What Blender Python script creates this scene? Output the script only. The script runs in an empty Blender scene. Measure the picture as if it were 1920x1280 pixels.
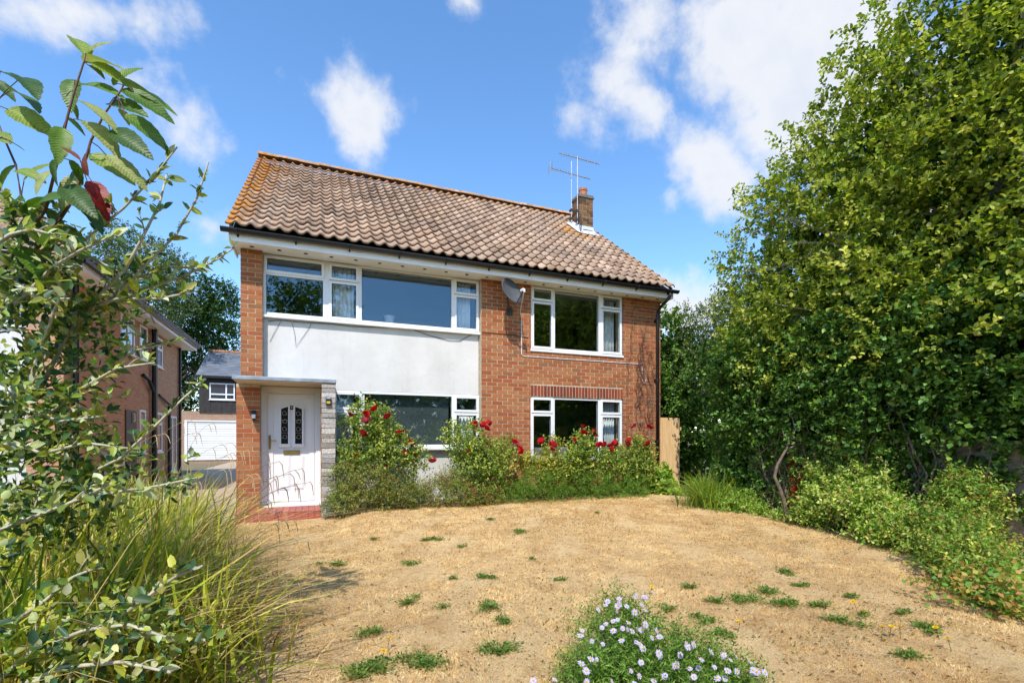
import bpy, math, random
import numpy as np
from mathutils import Vector, Matrix
R = math.radians
scene = bpy.context.scene
col = scene.collection

# ------------------------------------------------------------------ camera
FPX, HZ, CAMH, YAW = 912.0, 822.0, 1.30, R(21.8)
S_, C_ = math.sin(YAW), math.cos(YAW)
cd = bpy.data.cameras.new('camera'); cam = bpy.data.objects.new('camera', cd); col.objects.link(cam)
cam.location = (0, 0, CAMH); cam.rotation_euler = (R(90), 0, -YAW)
cd.sensor_width = 36; cd.lens = 36 * FPX / 1920; cd.shift_y = (HZ - 640) / 1920
cd.clip_start = 0.05; cd.clip_end = 3000
scene.camera = cam

# ------------------------------------------------------------------ sun + sky
SUN = Vector((0.35, 0.71, -1.0)).normalized()          # direction the light travels
sl = bpy.data.lights.new('sun', 'SUN'); sun = bpy.data.objects.new('sun', sl); col.objects.link(sun)
sl.energy = 2.95; sl.angle = R(0.53); sl.color = (1.0, 0.95, 0.87)
sun.rotation_euler = SUN.to_track_quat('-Z', 'Y').to_euler()
sun.location = (-8, -16, 24)
SUN_EL = math.asin(-SUN.z)
SUN_AZ = math.atan2(-SUN.x, -SUN.y)                    # clockwise from +Y

def direction(px, py):
    u, v = (px - 960) / FPX, (HZ - py) / FPX
    return Vector((S_ + u * C_, C_ - u * S_, v)).normalized()

def build_world():
    w = bpy.data.worlds.new('World'); scene.world = w; w.use_nodes = True
    nt = w.node_tree; nt.nodes.clear(); N = nt.nodes.new; L = nt.links.new
    def math_(op, a, b=None, c=None):
        n = N('ShaderNodeMath'); n.operation = op
        for i, v in enumerate((a, b, c)):
            if v is None: continue
            if isinstance(v, (int, float)): n.inputs[i].default_value = v
            else: L(v, n.inputs[i])
        return n.outputs[0]
    out = N('ShaderNodeOutputWorld')
    sky = N('ShaderNodeTexSky'); sky.sky_type = 'NISHITA'; sky.sun_disc = False
    sky.sun_elevation = SUN_EL; sky.sun_rotation = SUN_AZ
    sky.altitude = 20; sky.air_density = 1.0; sky.dust_density = 0.35; sky.ozone_density = 2.4
    hs = N('ShaderNodeHueSaturation'); hs.inputs['Saturation'].default_value = 1.17; hs.inputs['Value'].default_value = 1.32
    L(sky.outputs[0], hs.inputs['Color'])
    b1 = N('ShaderNodeBackground'); b1.inputs[1].default_value = 0.138
    L(hs.outputs[0], b1.inputs[0])
    tc = N('ShaderNodeTexCoord')
    nz = N('ShaderNodeTexNoise'); nz.inputs['Scale'].default_value = 5.5; nz.inputs['Detail'].default_value = 9
    nz.inputs['Roughness'].default_value = 0.58; nz.inputs['Distortion'].default_value = 0.25
    L(tc.outputs['Generated'], nz.inputs['Vector'])
    nz2 = N('ShaderNodeTexNoise'); nz2.inputs['Scale'].default_value = 13; nz2.inputs['Detail'].default_value = 8
    nz2.inputs['Roughness'].default_value = 0.6
    L(tc.outputs['Generated'], nz2.inputs['Vector'])
    # cumulus puffs: centre direction (photo bearing), angular half sizes, strength
    puffs = [(1500, 120, 220, 160, 1.0), (1400, 50, 150, 140, .95), (1190, 95, 95, 110, .8), (1210, 200, 150, 50, .72),
             (1560, 200, 140, 120, .8), (1330, 312, 105, 58, .95), (1400, 250, 90, 60, .5), (1120, 235, 70, 40, .45),
             (150, 25, 175, 52, .8), (280, 45, 80, 40, .5), (682, 215, 66, 86, .72), (690, 290, 40, 30, .4),
             (335, 225, 75, 75, .8), (260, 150, 70, 40, .5), (400, 420, 60, 40, .45), (1290, 585, 110, 60, .75), (875, 5, 40, 30, .6),
             (1252, 368, 30, 28, .5), (420, 265, 30, 30, .4), (1700, 300, 250, 160, .8)]
    blobs = []
    for px, py, rx, ry, s in puffs:
        d = direction(px, py)
        k = math.hypot(1, math.hypot((px - 960) / FPX, (HZ - py) / FPX))
        blobs.append((d, rx / FPX / k, ry / FPX / k, s))
    rnd = random.Random(4)
    for i in range(14):                                  # the same broken cumulus carries on round the sky
        az = R(75 + i * 16 + rnd.uniform(-5, 5)); el = R(rnd.uniform(8, 62))
        d = Vector((math.sin(az + YAW) * math.cos(el), math.cos(az + YAW) * math.cos(el), math.sin(el)))
        blobs.append((d, rnd.uniform(.06, .17), rnd.uniform(.04, .1), rnd.uniform(.5, .9)))
    nrm = N('ShaderNodeVectorMath'); nrm.operation = 'NORMALIZE'; L(tc.outputs['Generated'], nrm.inputs[0])
    total = None
    for d, rx, ry, s in blobs:
        right = Vector((d.y, -d.x, 0)).normalized(); up = right.cross(d)
        mat = Matrix((right, up, d))                      # rows: local frame of the puff
        vr = N('ShaderNodeVectorRotate'); vr.rotation_type = 'EULER_XYZ'; vr.inputs['Rotation'].default_value = mat.to_euler(); L(nrm.outputs[0], vr.inputs['Vector'])
        ma = N('ShaderNodeVectorMath'); ma.operation = 'MULTIPLY_ADD'; L(vr.outputs[0], ma.inputs[0]); k = (1 / rx, 1 / ry, 1 / max(rx, ry)); ma.inputs[1].default_value = k; ma.inputs[2].default_value = (0, 0, -k[2])
        ln_ = N('ShaderNodeVectorMath'); ln_.operation = 'LENGTH'; L(ma.outputs[0], ln_.inputs[0])
        g = math_('MULTIPLY_ADD', ln_.outputs['Value'], -.66 * s, 1.08 * s)
        total = g if total is None else math_('MAXIMUM', total, g)
    total = math_('MAXIMUM', total, -.12)
    nn = math_('ADD', math_('MULTIPLY', math_('SUBTRACT', nz.outputs['Fac'], 0.5), 1.5), math_('MULTIPLY', math_('SUBTRACT', nz2.outputs['Fac'], 0.5), 1.0))
    dens = math_('ADD', total, nn)
    mr = N('ShaderNodeMapRange'); mr.interpolation_type = 'SMOOTHSTEP'
    mr.inputs['From Min'].default_value = .2; mr.inputs['From Max'].default_value = .74
    L(dens, mr.inputs['Value'])
    fac = math_('MULTIPLY', mr.outputs[0], .97)
    ramp = N('ShaderNodeValToRGB')
    ramp.color_ramp.elements[0].position = .5; ramp.color_ramp.elements[0].color = (.54, .555, .585, 1)
    ramp.color_ramp.elements[1].position = 1.0; ramp.color_ramp.elements[1].color = (.45, .485, .56, 1)
    shd = math_('ADD', math_('MULTIPLY', dens, .42), math_('MULTIPLY', nz2.outputs['Fac'], .55)); L(shd, ramp.inputs[0])
    b2 = N('ShaderNodeBackground'); b2.inputs[1].default_value = 1.0; L(ramp.outputs[0], b2.inputs[0])
    mx = N('ShaderNodeMixShader'); L(fac, mx.inputs[0]); L(b1.outputs[0], mx.inputs[1]); L(b2.outputs[0], mx.inputs[2])
    L(mx.outputs[0], out.inputs[0])
build_world()
vs = scene.view_settings
vs.view_transform = 'Standard'; vs.look = 'None'; vs.exposure = 0.75; vs.gamma = 1.0; vs.use_curve_mapping = False
scene.cycles.max_bounces = 6; scene.cycles.transparent_max_bounces = 10
scene.cycles.diffuse_bounces = 2; scene.cycles.glossy_bounces = 3; scene.cycles.transmission_bounces = 4

# ------------------------------------------------------------------ helpers
def site(px, py, Y):
    """photo bearing -> the point of that bearing at the survey line Y"""
    d = direction(px, py); k = Y / d.y
    return Vector((d.x * k, Y, d.z * k + CAMH))
def reach(px, py, D):
    u, v = (px - 960) / FPX, (HZ - py) / FPX
    return Vector(((S_ + u * C_) * D, (C_ - u * S_) * D, v * D + CAMH))
def lin(r, g, b):
    def f(c):
        c /= 255.0
        return c / 12.92 if c <= .04045 else ((c + .055) / 1.055) ** 2.4
    return (f(r), f(g), f(b))
def ground_z(x, y):
    """gentle rise of the garden towards the house"""
    a = np.clip((np.asarray(y, float) - 4.5) / 3.6, 0, 1); a = a * a * (3 - 2 * a)
    b = np.clip((np.asarray(x, float) - .1) / .8, 0, 1); b = b * b * (3 - 2 * b)
    return .12 * a * b
def gz(x, y): return float(ground_z(x, y))

def tag(o, label=None, cat=None, group=None, kind=None):
    if label: o['label'] = label
    if cat: o['category'] = cat
    if group: o['group'] = group
    if kind: o['kind'] = kind
    return o
def empty(name, loc, label, cat, group=None):
    o = bpy.data.objects.new(name, None); col.objects.link(o); o.location = loc; o.empty_display_size = .1
    return tag(o, label, cat, group)
BASE = {}
def adopt(o, parent):
    """make o a part of parent, o's data staying in world coordinates"""
    if parent is None: return
    o.parent = parent
    m = Matrix.Identity(4); p = parent
    loc = Vector((0, 0, 0))
    while p is not None:
        loc += p.location; p = p.parent if p.parent else None
    o.matrix_parent_inverse = Matrix.Translation(-WORLD_LOC[parent.name]) if parent.name in WORLD_LOC else Matrix.Translation(-loc)
WORLD_LOC = {}
def link(name, me, parent=None, loc=None):
    o = bpy.data.objects.new(name, me); col.objects.link(o)
    if loc is not None: o.location = loc
    WORLD_LOC[o.name] = Vector(loc) if loc is not None else Vector((0, 0, 0))
    if parent is not None:
        o.parent = parent
        base = WORLD_LOC.get(parent.name, None)
        if base is None: base = parent.location.copy()
        o.matrix_parent_inverse = Matrix.Translation(-base)
    return o
def thing(name, loc, label, cat, group=None):
    o = empty(name, loc, label, cat, group); WORLD_LOC[o.name] = Vector(loc); return o

class MB:
    def __init__(s): s.v = []; s.f = []; s.c = []; s.cur = None
    def _add(s, vs_, fs):
        k = len(s.v); s.v += [tuple(p) for p in vs_]; s.f += [tuple(i + k for i in f) for f in fs]
        if s.cur is not None: s.c += [s.cur] * len(vs_)
    def box(s, x0, x1, y0, y1, z0, z1, c=None):
        if c is not None: s.cur = c
        vs_ = [(x0, y0, z0), (x1, y0, z0), (x1, y1, z0), (x0, y1, z0), (x0, y0, z1), (x1, y0, z1), (x1, y1, z1), (x0, y1, z1)]
        s._add(vs_, [(3, 2, 1, 0), (4, 5, 6, 7), (0, 1, 5, 4), (1, 2, 6, 5), (2, 3, 7, 6), (3, 0, 4, 7)]); return s
    def prism(s, outline, y0, y1):                      # outline in (x,z), extruded along y
        n = len(outline)
        s._add([(x, y0, z) for x, z in outline] + [(x, y1, z) for x, z in outline],
               [tuple(range(n)), tuple(range(2 * n - 1, n - 1, -1))] + [(i, i + n, (i + 1) % n + n, (i + 1) % n) for i in range(n)]); return s
    def tube(s, pts, r, n=6, cap=True, c=None):
        if c is not None: s.cur = c
        pts = [Vector(p) for p in pts]; m = len(pts)
        rs = r if isinstance(r, (list, tuple)) else [r] * m
        vs_ = []; fs = []; ref = None
        for i, p in enumerate(pts):
            t = (pts[min(i + 1, m - 1)] - pts[max(i - 1, 0)])
            if t.length < 1e-9: t = Vector((0, 0, 1))
            t.normalize()
            if ref is None: ref = Vector((0, 0, 1)) if abs(t.z) < .9 else Vector((1, 0, 0))
            a = t.cross(ref); a.normalize(); b = t.cross(a); ref = -b if False else ref
            for k in range(n):
                an = 2 * math.pi * k / n
                vs_.append(p + (a * math.cos(an) + b * math.sin(an)) * rs[i])
        for i in range(m - 1):
            for k in range(n):
                k2 = (k + 1) % n
                fs.append((i * n + k, i * n + k2, (i + 1) * n + k2, (i + 1) * n + k))
        if cap: fs += [tuple(range(n - 1, -1, -1)), tuple(range((m - 1) * n, m * n))]
        s._add(vs_, fs); return s
    def lathe(s, prof, cx, cy, n=16):
        m = len(prof); vs_ = []; fs = []
        for r, z in prof:
            for k in range(n):
                an = 2 * math.pi * k / n; vs_.append((cx + r * math.cos(an), cy + r * math.sin(an), z))
        for i in range(m - 1):
            for k in range(n):
                k2 = (k + 1) % n; fs.append((i * n + k, i * n + k2, (i + 1) * n + k2, (i + 1) * n + k))
        s._add(vs_, fs); return s
    def mesh(s, name, mat, smooth=False):
        me = bpy.data.meshes.new(name); me.from_pydata(s.v, [], s.f)
        if s.c and len(s.c) == len(s.v):
            a = me.color_attributes.new('col', 'FLOAT_COLOR', 'POINT')
            a.data.foreach_set('color', np.array([(*c[:3], 1.0) for c in s.c], dtype=np.float32).ravel())
        me.materials.append(mat)
        if smooth: me.polygons.foreach_set('use_smooth', [True] * len(me.polygons))
        me.update(); return me
    def build(s, name, mat, parent=None, bevel=0, smooth=False):
        o = link(name, s.mesh(name, mat, smooth), parent)
        if bevel:
            b = o.modifiers.new('bevel', 'BEVEL'); b.width = bevel; b.segments = 2; b.limit_method = 'ANGLE'
        return o

def np_mesh(name, verts, tris, cols, mat, smooth=False):
    me = bpy.data.meshes.new(name)
    verts = np.ascontiguousarray(verts, dtype=np.float32); tris = np.ascontiguousarray(tris, dtype=np.int32)
    me.vertices.add(len(verts)); me.vertices.foreach_set('co', verts.ravel())
    me.loops.add(tris.size); me.loops.foreach_set('vertex_index', tris.ravel())
    me.polygons.add(len(tris)); me.polygons.foreach_set('loop_start', np.arange(0, tris.size, tris.shape[1], dtype=np.int32))
    if smooth: me.polygons.foreach_set('use_smooth', np.ones(len(tris), dtype=bool))
    if cols is not None:
        a = me.color_attributes.new('col', 'FLOAT_COLOR', 'POINT')
        c4 = np.ones((len(verts), 4), dtype=np.float32); c4[:, :3] = cols
        a.data.foreach_set('color', c4.ravel())
    me.materials.append(mat); me.update(calc_edges=True)
    return me

# ------------------------------------------------------------------ materials
def new_mat(name):
    m = bpy.data.materials.new(name); m.use_nodes = True
    nt = m.node_tree; return m, nt, nt.nodes['Principled BSDF'], nt.nodes.new, nt.links.new
def noise(nt, scale, detail=5, rough=.55, coord='Object', stretch=None):
    tc = nt.nodes.new('ShaderNodeTexCoord'); n = nt.nodes.new('ShaderNodeTexNoise')
    n.inputs['Scale'].default_value = scale; n.inputs['Detail'].default_value = detail; n.inputs['Roughness'].default_value = rough
    src = tc.outputs[coord]
    if coord == 'World':
        g = nt.nodes.new('ShaderNodeNewGeometry'); src = g.outputs['Position']
    if stretch:
        mp = nt.nodes.new('ShaderNodeMapping'); mp.inputs['Scale'].default_value = stretch; nt.links.new(src, mp.inputs[0]); src = mp.outputs[0]
    nt.links.new(src, n.inputs['Vector']); return n
def wnoise(nt, scale, detail=5, rough=.55, stretch=None):
    g = nt.nodes.new('ShaderNodeNewGeometry'); n = nt.nodes.new('ShaderNodeTexNoise')
    n.inputs['Scale'].default_value = scale; n.inputs['Detail'].default_value = detail; n.inputs['Roughness'].default_value = rough
    src = g.outputs['Position']
    if stretch:
        mp = nt.nodes.new('ShaderNodeMapping'); mp.inputs['Scale'].default_value = stretch; nt.links.new(src, mp.inputs[0]); src = mp.outputs[0]
    nt.links.new(src, n.inputs['Vector']); return n
def ramp(nt, src, stops):
    r = nt.nodes.new('ShaderNodeValToRGB'); els = r.color_ramp.elements
    while len(els) < len(stops): els.new(.5)
    for e, (p, c) in zip(els, stops): e.position = p; e.color = (*c[:3], 1)
    nt.links.new(src, r.inputs[0]); return r.outputs[0]
def mixc(nt, fac, a, b, mode='MIX'):
    m = nt.nodes.new('ShaderNodeMix'); m.data_type = 'RGBA'; m.blend_type = mode
    for i, v in ((0, fac), (6, a), (7, b)):
        if isinstance(v, (int, float)): m.inputs[i].default_value = v
        elif isinstance(v, tuple): m.inputs[i].default_value = (*v[:3], 1)
        else: nt.links.new(v, m.inputs[i])
    return m.outputs[2]
def bump(nt, src, bsdf, strength=.3, dist=.01):
    b = nt.nodes.new('ShaderNodeBump'); b.inputs['Strength'].default_value = strength; b.inputs['Distance'].default_value = dist
    nt.links.new(src, b.inputs['Height']); nt.links.new(b.outputs[0], bsdf.inputs['Normal'])
def plain(name, c, rough=.6, var=.12, scale=6, spec=.4, metal=0, bmp=.0, bscale=60):
    m, nt, p, N, L = new_mat(name)
    n = wnoise(nt, scale)
    d = tuple(x * (1 - var) for x in c); e = tuple(min(1, x * (1 + var)) for x in c)
    L(ramp(nt, n.outputs['Fac'], [(.3, d), (.7, e)]), p.inputs['Base Color'])
    p.inputs['Roughness'].default_value = rough; p.inputs['Specular IOR Level'].default_value = spec; p.inputs['Metallic'].default_value = metal
    if bmp: bump(nt, wnoise(nt, bscale).outputs['Fac'], p, bmp, .004)
    return m
def attr_mat(name, rough=.85, nscale=60, nvar=.25, bmp=.4, spec=.25, dist=.004):
    m, nt, p, N, L = new_mat(name)
    a = N('ShaderNodeAttribute'); a.attribute_name = 'col'
    n = wnoise(nt, nscale, 6, .65)
    g = ramp(nt, n.outputs['Fac'], [(.25, (1 - nvar,) * 3), (.75, (1 + nvar * .6,) * 3)])
    L(mixc(nt, 1.0, a.outputs['Color'], g, 'MULTIPLY'), p.inputs['Base Color'])
    p.inputs['Roughness'].default_value = rough; p.inputs['Specular IOR Level'].default_value = spec
    bump(nt, n.outputs['Fac'], p, bmp, dist); return m
def leaf_mat(name, trans=.35, rough=.5, spec=.25, tint=(1.22, 1.28, .5)):
    m, nt, p, N, L = new_mat(name)
    a = N('ShaderNodeAttribute'); a.attribute_name = 'col'
    L(a.outputs['Color'], p.inputs['Base Color'])
    p.inputs['Roughness'].default_value = rough; p.inputs['Specular IOR Level'].default_value = spec
    t = N('ShaderNodeBsdfTranslucent'); L(mixc(nt, 1.0, a.outputs['Color'], tint, 'MULTIPLY'), t.inputs['Color'])
    ms = N('ShaderNodeMixShader'); ms.inputs[0].default_value = trans
    L(p.outputs[0], ms.inputs[1]); L(t.outputs[0], ms.inputs[2]); L(ms.outputs[0], nt.nodes['Material Output'].inputs[0]); return m
def veined_leaf(name, freq):
    m = leaf_mat(name, .3, .42, .35); nt = m.node_tree; p = nt.nodes['Principled BSDF']; N = nt.nodes.new; L = nt.links.new
    tc = N('ShaderNodeTexCoord'); sx = N('ShaderNodeSeparateXYZ'); L(tc.outputs['Object'], sx.inputs[0])
    def mth(op, a, b=None):
        n = N('ShaderNodeMath'); n.operation = op
        for i, v in enumerate((a, b)):
            if v is None: continue
            if isinstance(v, (int, float)): n.inputs[i].default_value = v
            else: L(v, n.inputs[i])
        return n.outputs[0]
    v = mth('SINE', mth('MULTIPLY', mth('SUBTRACT', sx.outputs['X'], mth('MULTIPLY', mth('ABSOLUTE', sx.outputs['Y']), .8)), freq))
    at = [n for n in nt.nodes if n.type == 'ATTRIBUTE'][0]
    c = mixc(nt, 1.0, at.outputs['Color'], ramp(nt, v, [(.0, (.82, .82, .8)), (.75, (1, 1, 1)), (.95, (1.3, 1.28, 1.15))]), 'MULTIPLY')
    n1 = wnoise(nt, 26, 6, .7); c = mixc(nt, 1.0, c, ramp(nt, n1.outputs['Fac'], [(.3, (.66, .68, .6)), (.55, (1, 1, 1)), (.75, (1.25, 1.18, .95))]), 'MULTIPLY')
    n2 = wnoise(nt, 90, 3, .6); c = mixc(nt, ramp(nt, n2.outputs['Fac'], [(.68, (0, 0, 0)), (.74, (1, 1, 1))]), c, (.12, .075, .03))
    L(c, p.inputs['Base Color']); bump(nt, v, p, .35, .0012); return m
def glass_mat(name, tint=(.93, .95, .95), ior=1.75):
    m, nt, p, N, L = new_mat(name); nt.nodes.remove(p)
    g = N('ShaderNodeBsdfGlossy'); g.inputs['Roughness'].default_value = .008; g.inputs['Color'].default_value = (.68, .88, 1, 1)
    t = N('ShaderNodeBsdfTransparent'); t.inputs['Color'].default_value = (*tint, 1)
    f = N('ShaderNodeFresnel'); ge = N('ShaderNodeNewGeometry'); mi = N('ShaderNodeMapRange')       # same reflectance on both faces of the pane
    mi.inputs['To Min'].default_value = ior; mi.inputs['To Max'].default_value = 1 / ior; L(ge.outputs['Backfacing'], mi.inputs['Value']); L(mi.outputs[0], f.inputs['IOR'])
    n = wnoise(nt, 1.3, 1); b = N('ShaderNodeBump'); b.inputs['Strength'].default_value = .06; b.inputs['Distance'].default_value = .02
    L(n.outputs['Fac'], b.inputs['Height']); L(b.outputs[0], g.inputs['Normal'])
    mx = N('ShaderNodeMixShader'); L(f.outputs[0], mx.inputs[0]); L(t.outputs[0], mx.inputs[1]); L(g.outputs[0], mx.inputs[2])
    L(mx.outputs[0], nt.nodes['Material Output'].inputs[0]); return m
def brick_tex(name, c1, c2, mortar, scale=1.0, axis='x'):
    m, nt, p, N, L = new_mat(name)
    g = N('ShaderNodeNewGeometry'); sx = N('ShaderNodeSeparateXYZ'); L(g.outputs['Position'], sx.inputs[0])
    cb = N('ShaderNodeCombineXYZ'); L(sx.outputs['X' if axis == 'x' else 'Y'], cb.inputs[0]); L(sx.outputs['Z'], cb.inputs[1])
    b = N('ShaderNodeTexBrick'); L(cb.outputs[0], b.inputs['Vector'])
    b.inputs['Scale'].default_value = scale; b.inputs['Brick Width'].default_value = .225; b.inputs['Row Height'].default_value = .075
    b.inputs['Mortar Size'].default_value = .006; b.inputs['Mortar Smooth'].default_value = .2; b.inputs['Bias'].default_value = 0
    b.inputs['Color1'].default_value = (*c1, 1); b.inputs['Color2'].default_value = (*c2, 1); b.inputs['Mortar'].default_value = (*mortar, 1)
    n = wnoise(nt, 30, 6); gr = ramp(nt, n.outputs['Fac'], [(.3, (.72,) * 3), (.7, (1.15,) * 3)])
    L(mixc(nt, 1.0, b.outputs['Color'], gr, 'MULTIPLY'), p.inputs['Base Color']); p.inputs['Roughness'].default_value = .9
    bp = N('ShaderNodeBump'); bp.inputs['Strength'].default_value = .6; bp.inputs['Distance'].default_value = .008; bp.invert = True
    L(b.outputs['Fac'], bp.inputs['Height']); L(bp.outputs[0], p.inputs['Normal']); return m

M = {}
M['upvc'] = plain('white_upvc', (.80, .81, .82), .32, .03, 3, .5)
M['door'] = plain('white_door', (.82, .82, .83), .35, .02, 3, .5)
M['glass'] = glass_mat('window_glass')
M['glass_low'] = glass_mat('window_glass_low', (.92, .94, .94), 1.65)
M['brick'] = attr_mat('brick', .9, 55, .3, .5)
M['stone'] = attr_mat('stone_cladding', .9, 38, .55, .9, .2, .012)
M['mortar'] = plain('mortar', (.50, .41, .30), .95, .2, 12, .1, bmp=.4)
M['sidebrick'] = brick_tex('brick_side', (.42, .19, .10), (.5, .26, .15), (.42, .36, .28), axis='y')
M['farbrick'] = brick_tex('brick_far', (.36, .2, .13), (.43, .27, .18), (.4, .34, .27))
M['black'] = plain('black_plastic', (.014, .014, .016), .35, .2, 8, .45)
M['darkmetal'] = plain('dark_metal', (.05, .05, .055), .5, .2, 10)
M['lead'] = plain('lead_sheet', (.27, .31, .36), .55, .3, 5, .4, .2, .3, 20)
M['brass'] = plain('brass', (.36, .27, .09), .35, .2, 10, .5, .7)
M['soffit'] = plain('soffit_white', (.90, .86, .77), .5, .05, 3)
M['fascia'] = plain('fascia_white', (.86, .87, .89), .45, .05, 3)
M['alu'] = plain('aluminium', (.40, .41, .42), .45, .2, 20, .5, .6)
M['curtain'] = plain('curtain_cloth', (.78, .82, .84), .9, .1, 8)
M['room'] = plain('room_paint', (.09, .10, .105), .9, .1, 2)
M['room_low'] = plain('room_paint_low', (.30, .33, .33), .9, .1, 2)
M['roomfloor'] = plain('room_carpet', (.12, .11, .1), .95, .15, 5)
M['sofa'] = plain('grey_sofa', (.22, .23, .25), .9, .12, 14)
M['timber'] = None
M['bark'] = plain('bark', (.17, .13, .095), .9, .4, 18, .2, bmp=.6)
M['palebark'] = plain('pale_bark', (.42, .37, .31), .85, .35, 22, .25, bmp=.5)
M['twig'] = plain('grey_green_twig', (.46, .42, .30), .75, .25, 25)
M['redtwig'] = plain('brown_red_twig', (.15, .07, .045), .6, .25, 25)
M['leaf'] = leaf_mat('leaf', .4)
M['gloss_leaf'] = leaf_mat('glossy_leaf', .28, .42, .3)
M['vein'] = veined_leaf('veined_leaf', 620); M['vein2'] = veined_leaf('veined_small_leaf', 900)
M['blade'] = leaf_mat('grass_blade', .35, .55, .3, (1.15, 1.2, .5))
M['straw'] = leaf_mat('dry_grass', .2, .8, .15, (1.1, 1.0, .7))
M['petal'] = leaf_mat('petal', .25, .6, .25, (1.1, .8, .9))

def render_mat():
    m, nt, p, N, L = new_mat('painted_render')
    n = wnoise(nt, 2.2, 7, .6); n2 = wnoise(nt, 1.0, 6, .6, (3, 3, .35))
    a = ramp(nt, n.outputs['Fac'], [(.3, (.62, .60, .575)), (.7, (.70, .68, .65))])
    k = ramp(nt, n2.outputs['Fac'], [(.42, (.965, .96, .95)), (.6, (1, 1, 1))])
    st_ = wnoise(nt, 2.0, 5, .7, (7, 7, .3)); k2 = ramp(nt, st_.outputs['Fac'], [(.36, (.97, .965, .955)), (.47, (1, 1, 1))])
    k = mixc(nt, 1.0, k, k2, 'MULTIPLY')
    vo = N('ShaderNodeTexVoronoi'); vo.feature = 'DISTANCE_TO_EDGE'; vo.inputs['Scale'].default_value = 1.1; wv = wnoise(nt, 3, 5); g_ = N('ShaderNodeNewGeometry')
    va = N('ShaderNodeVectorMath'); va.operation = 'MULTIPLY_ADD'; L(wv.outputs['Color'], va.inputs[0]); va.inputs[1].default_value = (.5, .5, .5); L(g_.outputs['Position'], va.inputs[2]); L(va.outputs[0], vo.inputs['Vector'])
    k = mixc(nt, 1.0, k, ramp(nt, vo.outputs['Distance'], [(.0, (.91, .90, .88)), (.006, (1, 1, 1))]), 'MULTIPLY')
    L(mixc(nt, 1.0, a, k, 'MULTIPLY'), p.inputs['Base Color']); p.inputs['Roughness'].default_value = .85; p.inputs['Specular IOR Level'].default_value = .2
    bump(nt, wnoise(nt, 7, 8, .6).outputs['Fac'], p, .35, .02); return m
M['render'] = render_mat()

ROOF_Y0, ROOF_Z0, RIDGE_Y, RIDGE_Z = 8.68, 4.64, 13.2, 8.10
RPITCH = math.atan2(RIDGE_Z - ROOF_Z0, RIDGE_Y - ROOF_Y0)
def tile_mat(lichen=True):
    m, nt, p, N, L = new_mat('concrete_pantile')
    g = N('ShaderNodeNewGeometry'); sx = N('ShaderNodeSeparateXYZ'); L(g.outputs['Position'], sx.inputs[0])
    def mth(op, a, b=None):
        n = N('ShaderNodeMath'); n.operation = op
        for i, v in enumerate((a, b)):
            if v is None: continue
            if isinstance(v, (int, float)): n.inputs[i].default_value = v
            else: L(v, n.inputs[i])
        return n.outputs[0]
    fx = mth('FLOOR', mth('DIVIDE', mth('ADD', sx.outputs['X'], 1.32), .2064)); fy = mth('FLOOR', mth('DIVIDE', mth('SUBTRACT', sx.outputs['Y'], ROOF_Y0 - .06), .24))
    cb = N('ShaderNodeCombineXYZ'); L(fx, cb.inputs[0]); L(fy, cb.inputs[1])
    wn = N('ShaderNodeTexWhiteNoise'); wn.noise_dimensions = '3D'; L(cb.outputs[0], wn.inputs['Vector'])
    basec = ramp(nt, wn.outputs['Value'], [(0, (.29, .20, .14)), (.3, (.40, .28, .20)), (.75, (.45, .325, .235)), (1, (.55, .41, .31))])
    sp = wnoise(nt, 45, 7, .7); basec = mixc(nt, 1.0, basec, ramp(nt, sp.outputs['Fac'], [(.3, (.66,) * 3), (.55, (1,) * 3), (.75, (1.1, 1.09, 1.07))]), 'MULTIPLY')
    big = wnoise(nt, 1.1, 4); basec = mixc(nt, 1.0, basec, ramp(nt, big.outputs['Fac'], [(.35, (.84, .84, .86)), (.65, (1.1, 1.06, 1.02))]), 'MULTIPLY')
    # lichen: thick on the left verge, along the ridge and beside the stack
    dl = mth('SUBTRACT', 1.0, mth('DIVIDE', mth('ADD', sx.outputs['X'], 1.32), mth('ADD', .42, mth('MULTIPLY', mth('SUBTRACT', sx.outputs['Y'], 8.6), .16))))
    dr = mth('SUBTRACT', 1.0, mth('DIVIDE', mth('SUBTRACT', RIDGE_Y, sx.outputs['Y']), .75))
    cx = mth('SUBTRACT', sx.outputs['X'], 6.5); cy = mth('SUBTRACT', sx.outputs['Y'], 11.6)
    dc = mth('SUBTRACT', .9, mth('MULTIPLY', mth('SQRT', mth('ADD', mth('MULTIPLY', cx, cx), mth('MULTIPLY', cy, cy))), .8))
    dv = mth('SUBTRACT', .7, mth('DIVIDE', mth('SUBTRACT', 7.4, sx.outputs['X']), .75))
    zone = mth('MAXIMUM', mth('MAXIMUM', mth('MULTIPLY', dl, 1.1), mth('MULTIPLY', dr, .72)), mth('MAXIMUM', dc, dv))
    ln = wnoise(nt, 7.5, 7, .68)
    lich = mth('ADD', mth('MULTIPLY', mth('MAXIMUM', zone, -.25), .42), mth('MULTIPLY', mth('SUBTRACT', ln.outputs['Fac'], .5), 1.7))
    mr = N('ShaderNodeMapRange'); mr.inputs['From Min'].default_value = .22; mr.inputs['From Max'].default_value = .40; L(lich, mr.inputs['Value'])
    lc = ramp(nt, wnoise(nt, 16, 5).outputs['Fac'], [(.3, (.40, .13, .025)), (.5, (.50, .21, .02)), (.7, (.52, .30, .12))])
    L(mixc(nt, mr.outputs[0], basec, lc) if lichen else basec, p.inputs['Base Color']); p.inputs['Roughness'].default_value = .92; p.inputs['Specular IOR Level'].default_value = .2
    bump(nt, sp.outputs['Fac'], p, .5, .006); return m
M['tile'] = tile_mat(); M['tile_plain'] = tile_mat(False)

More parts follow.
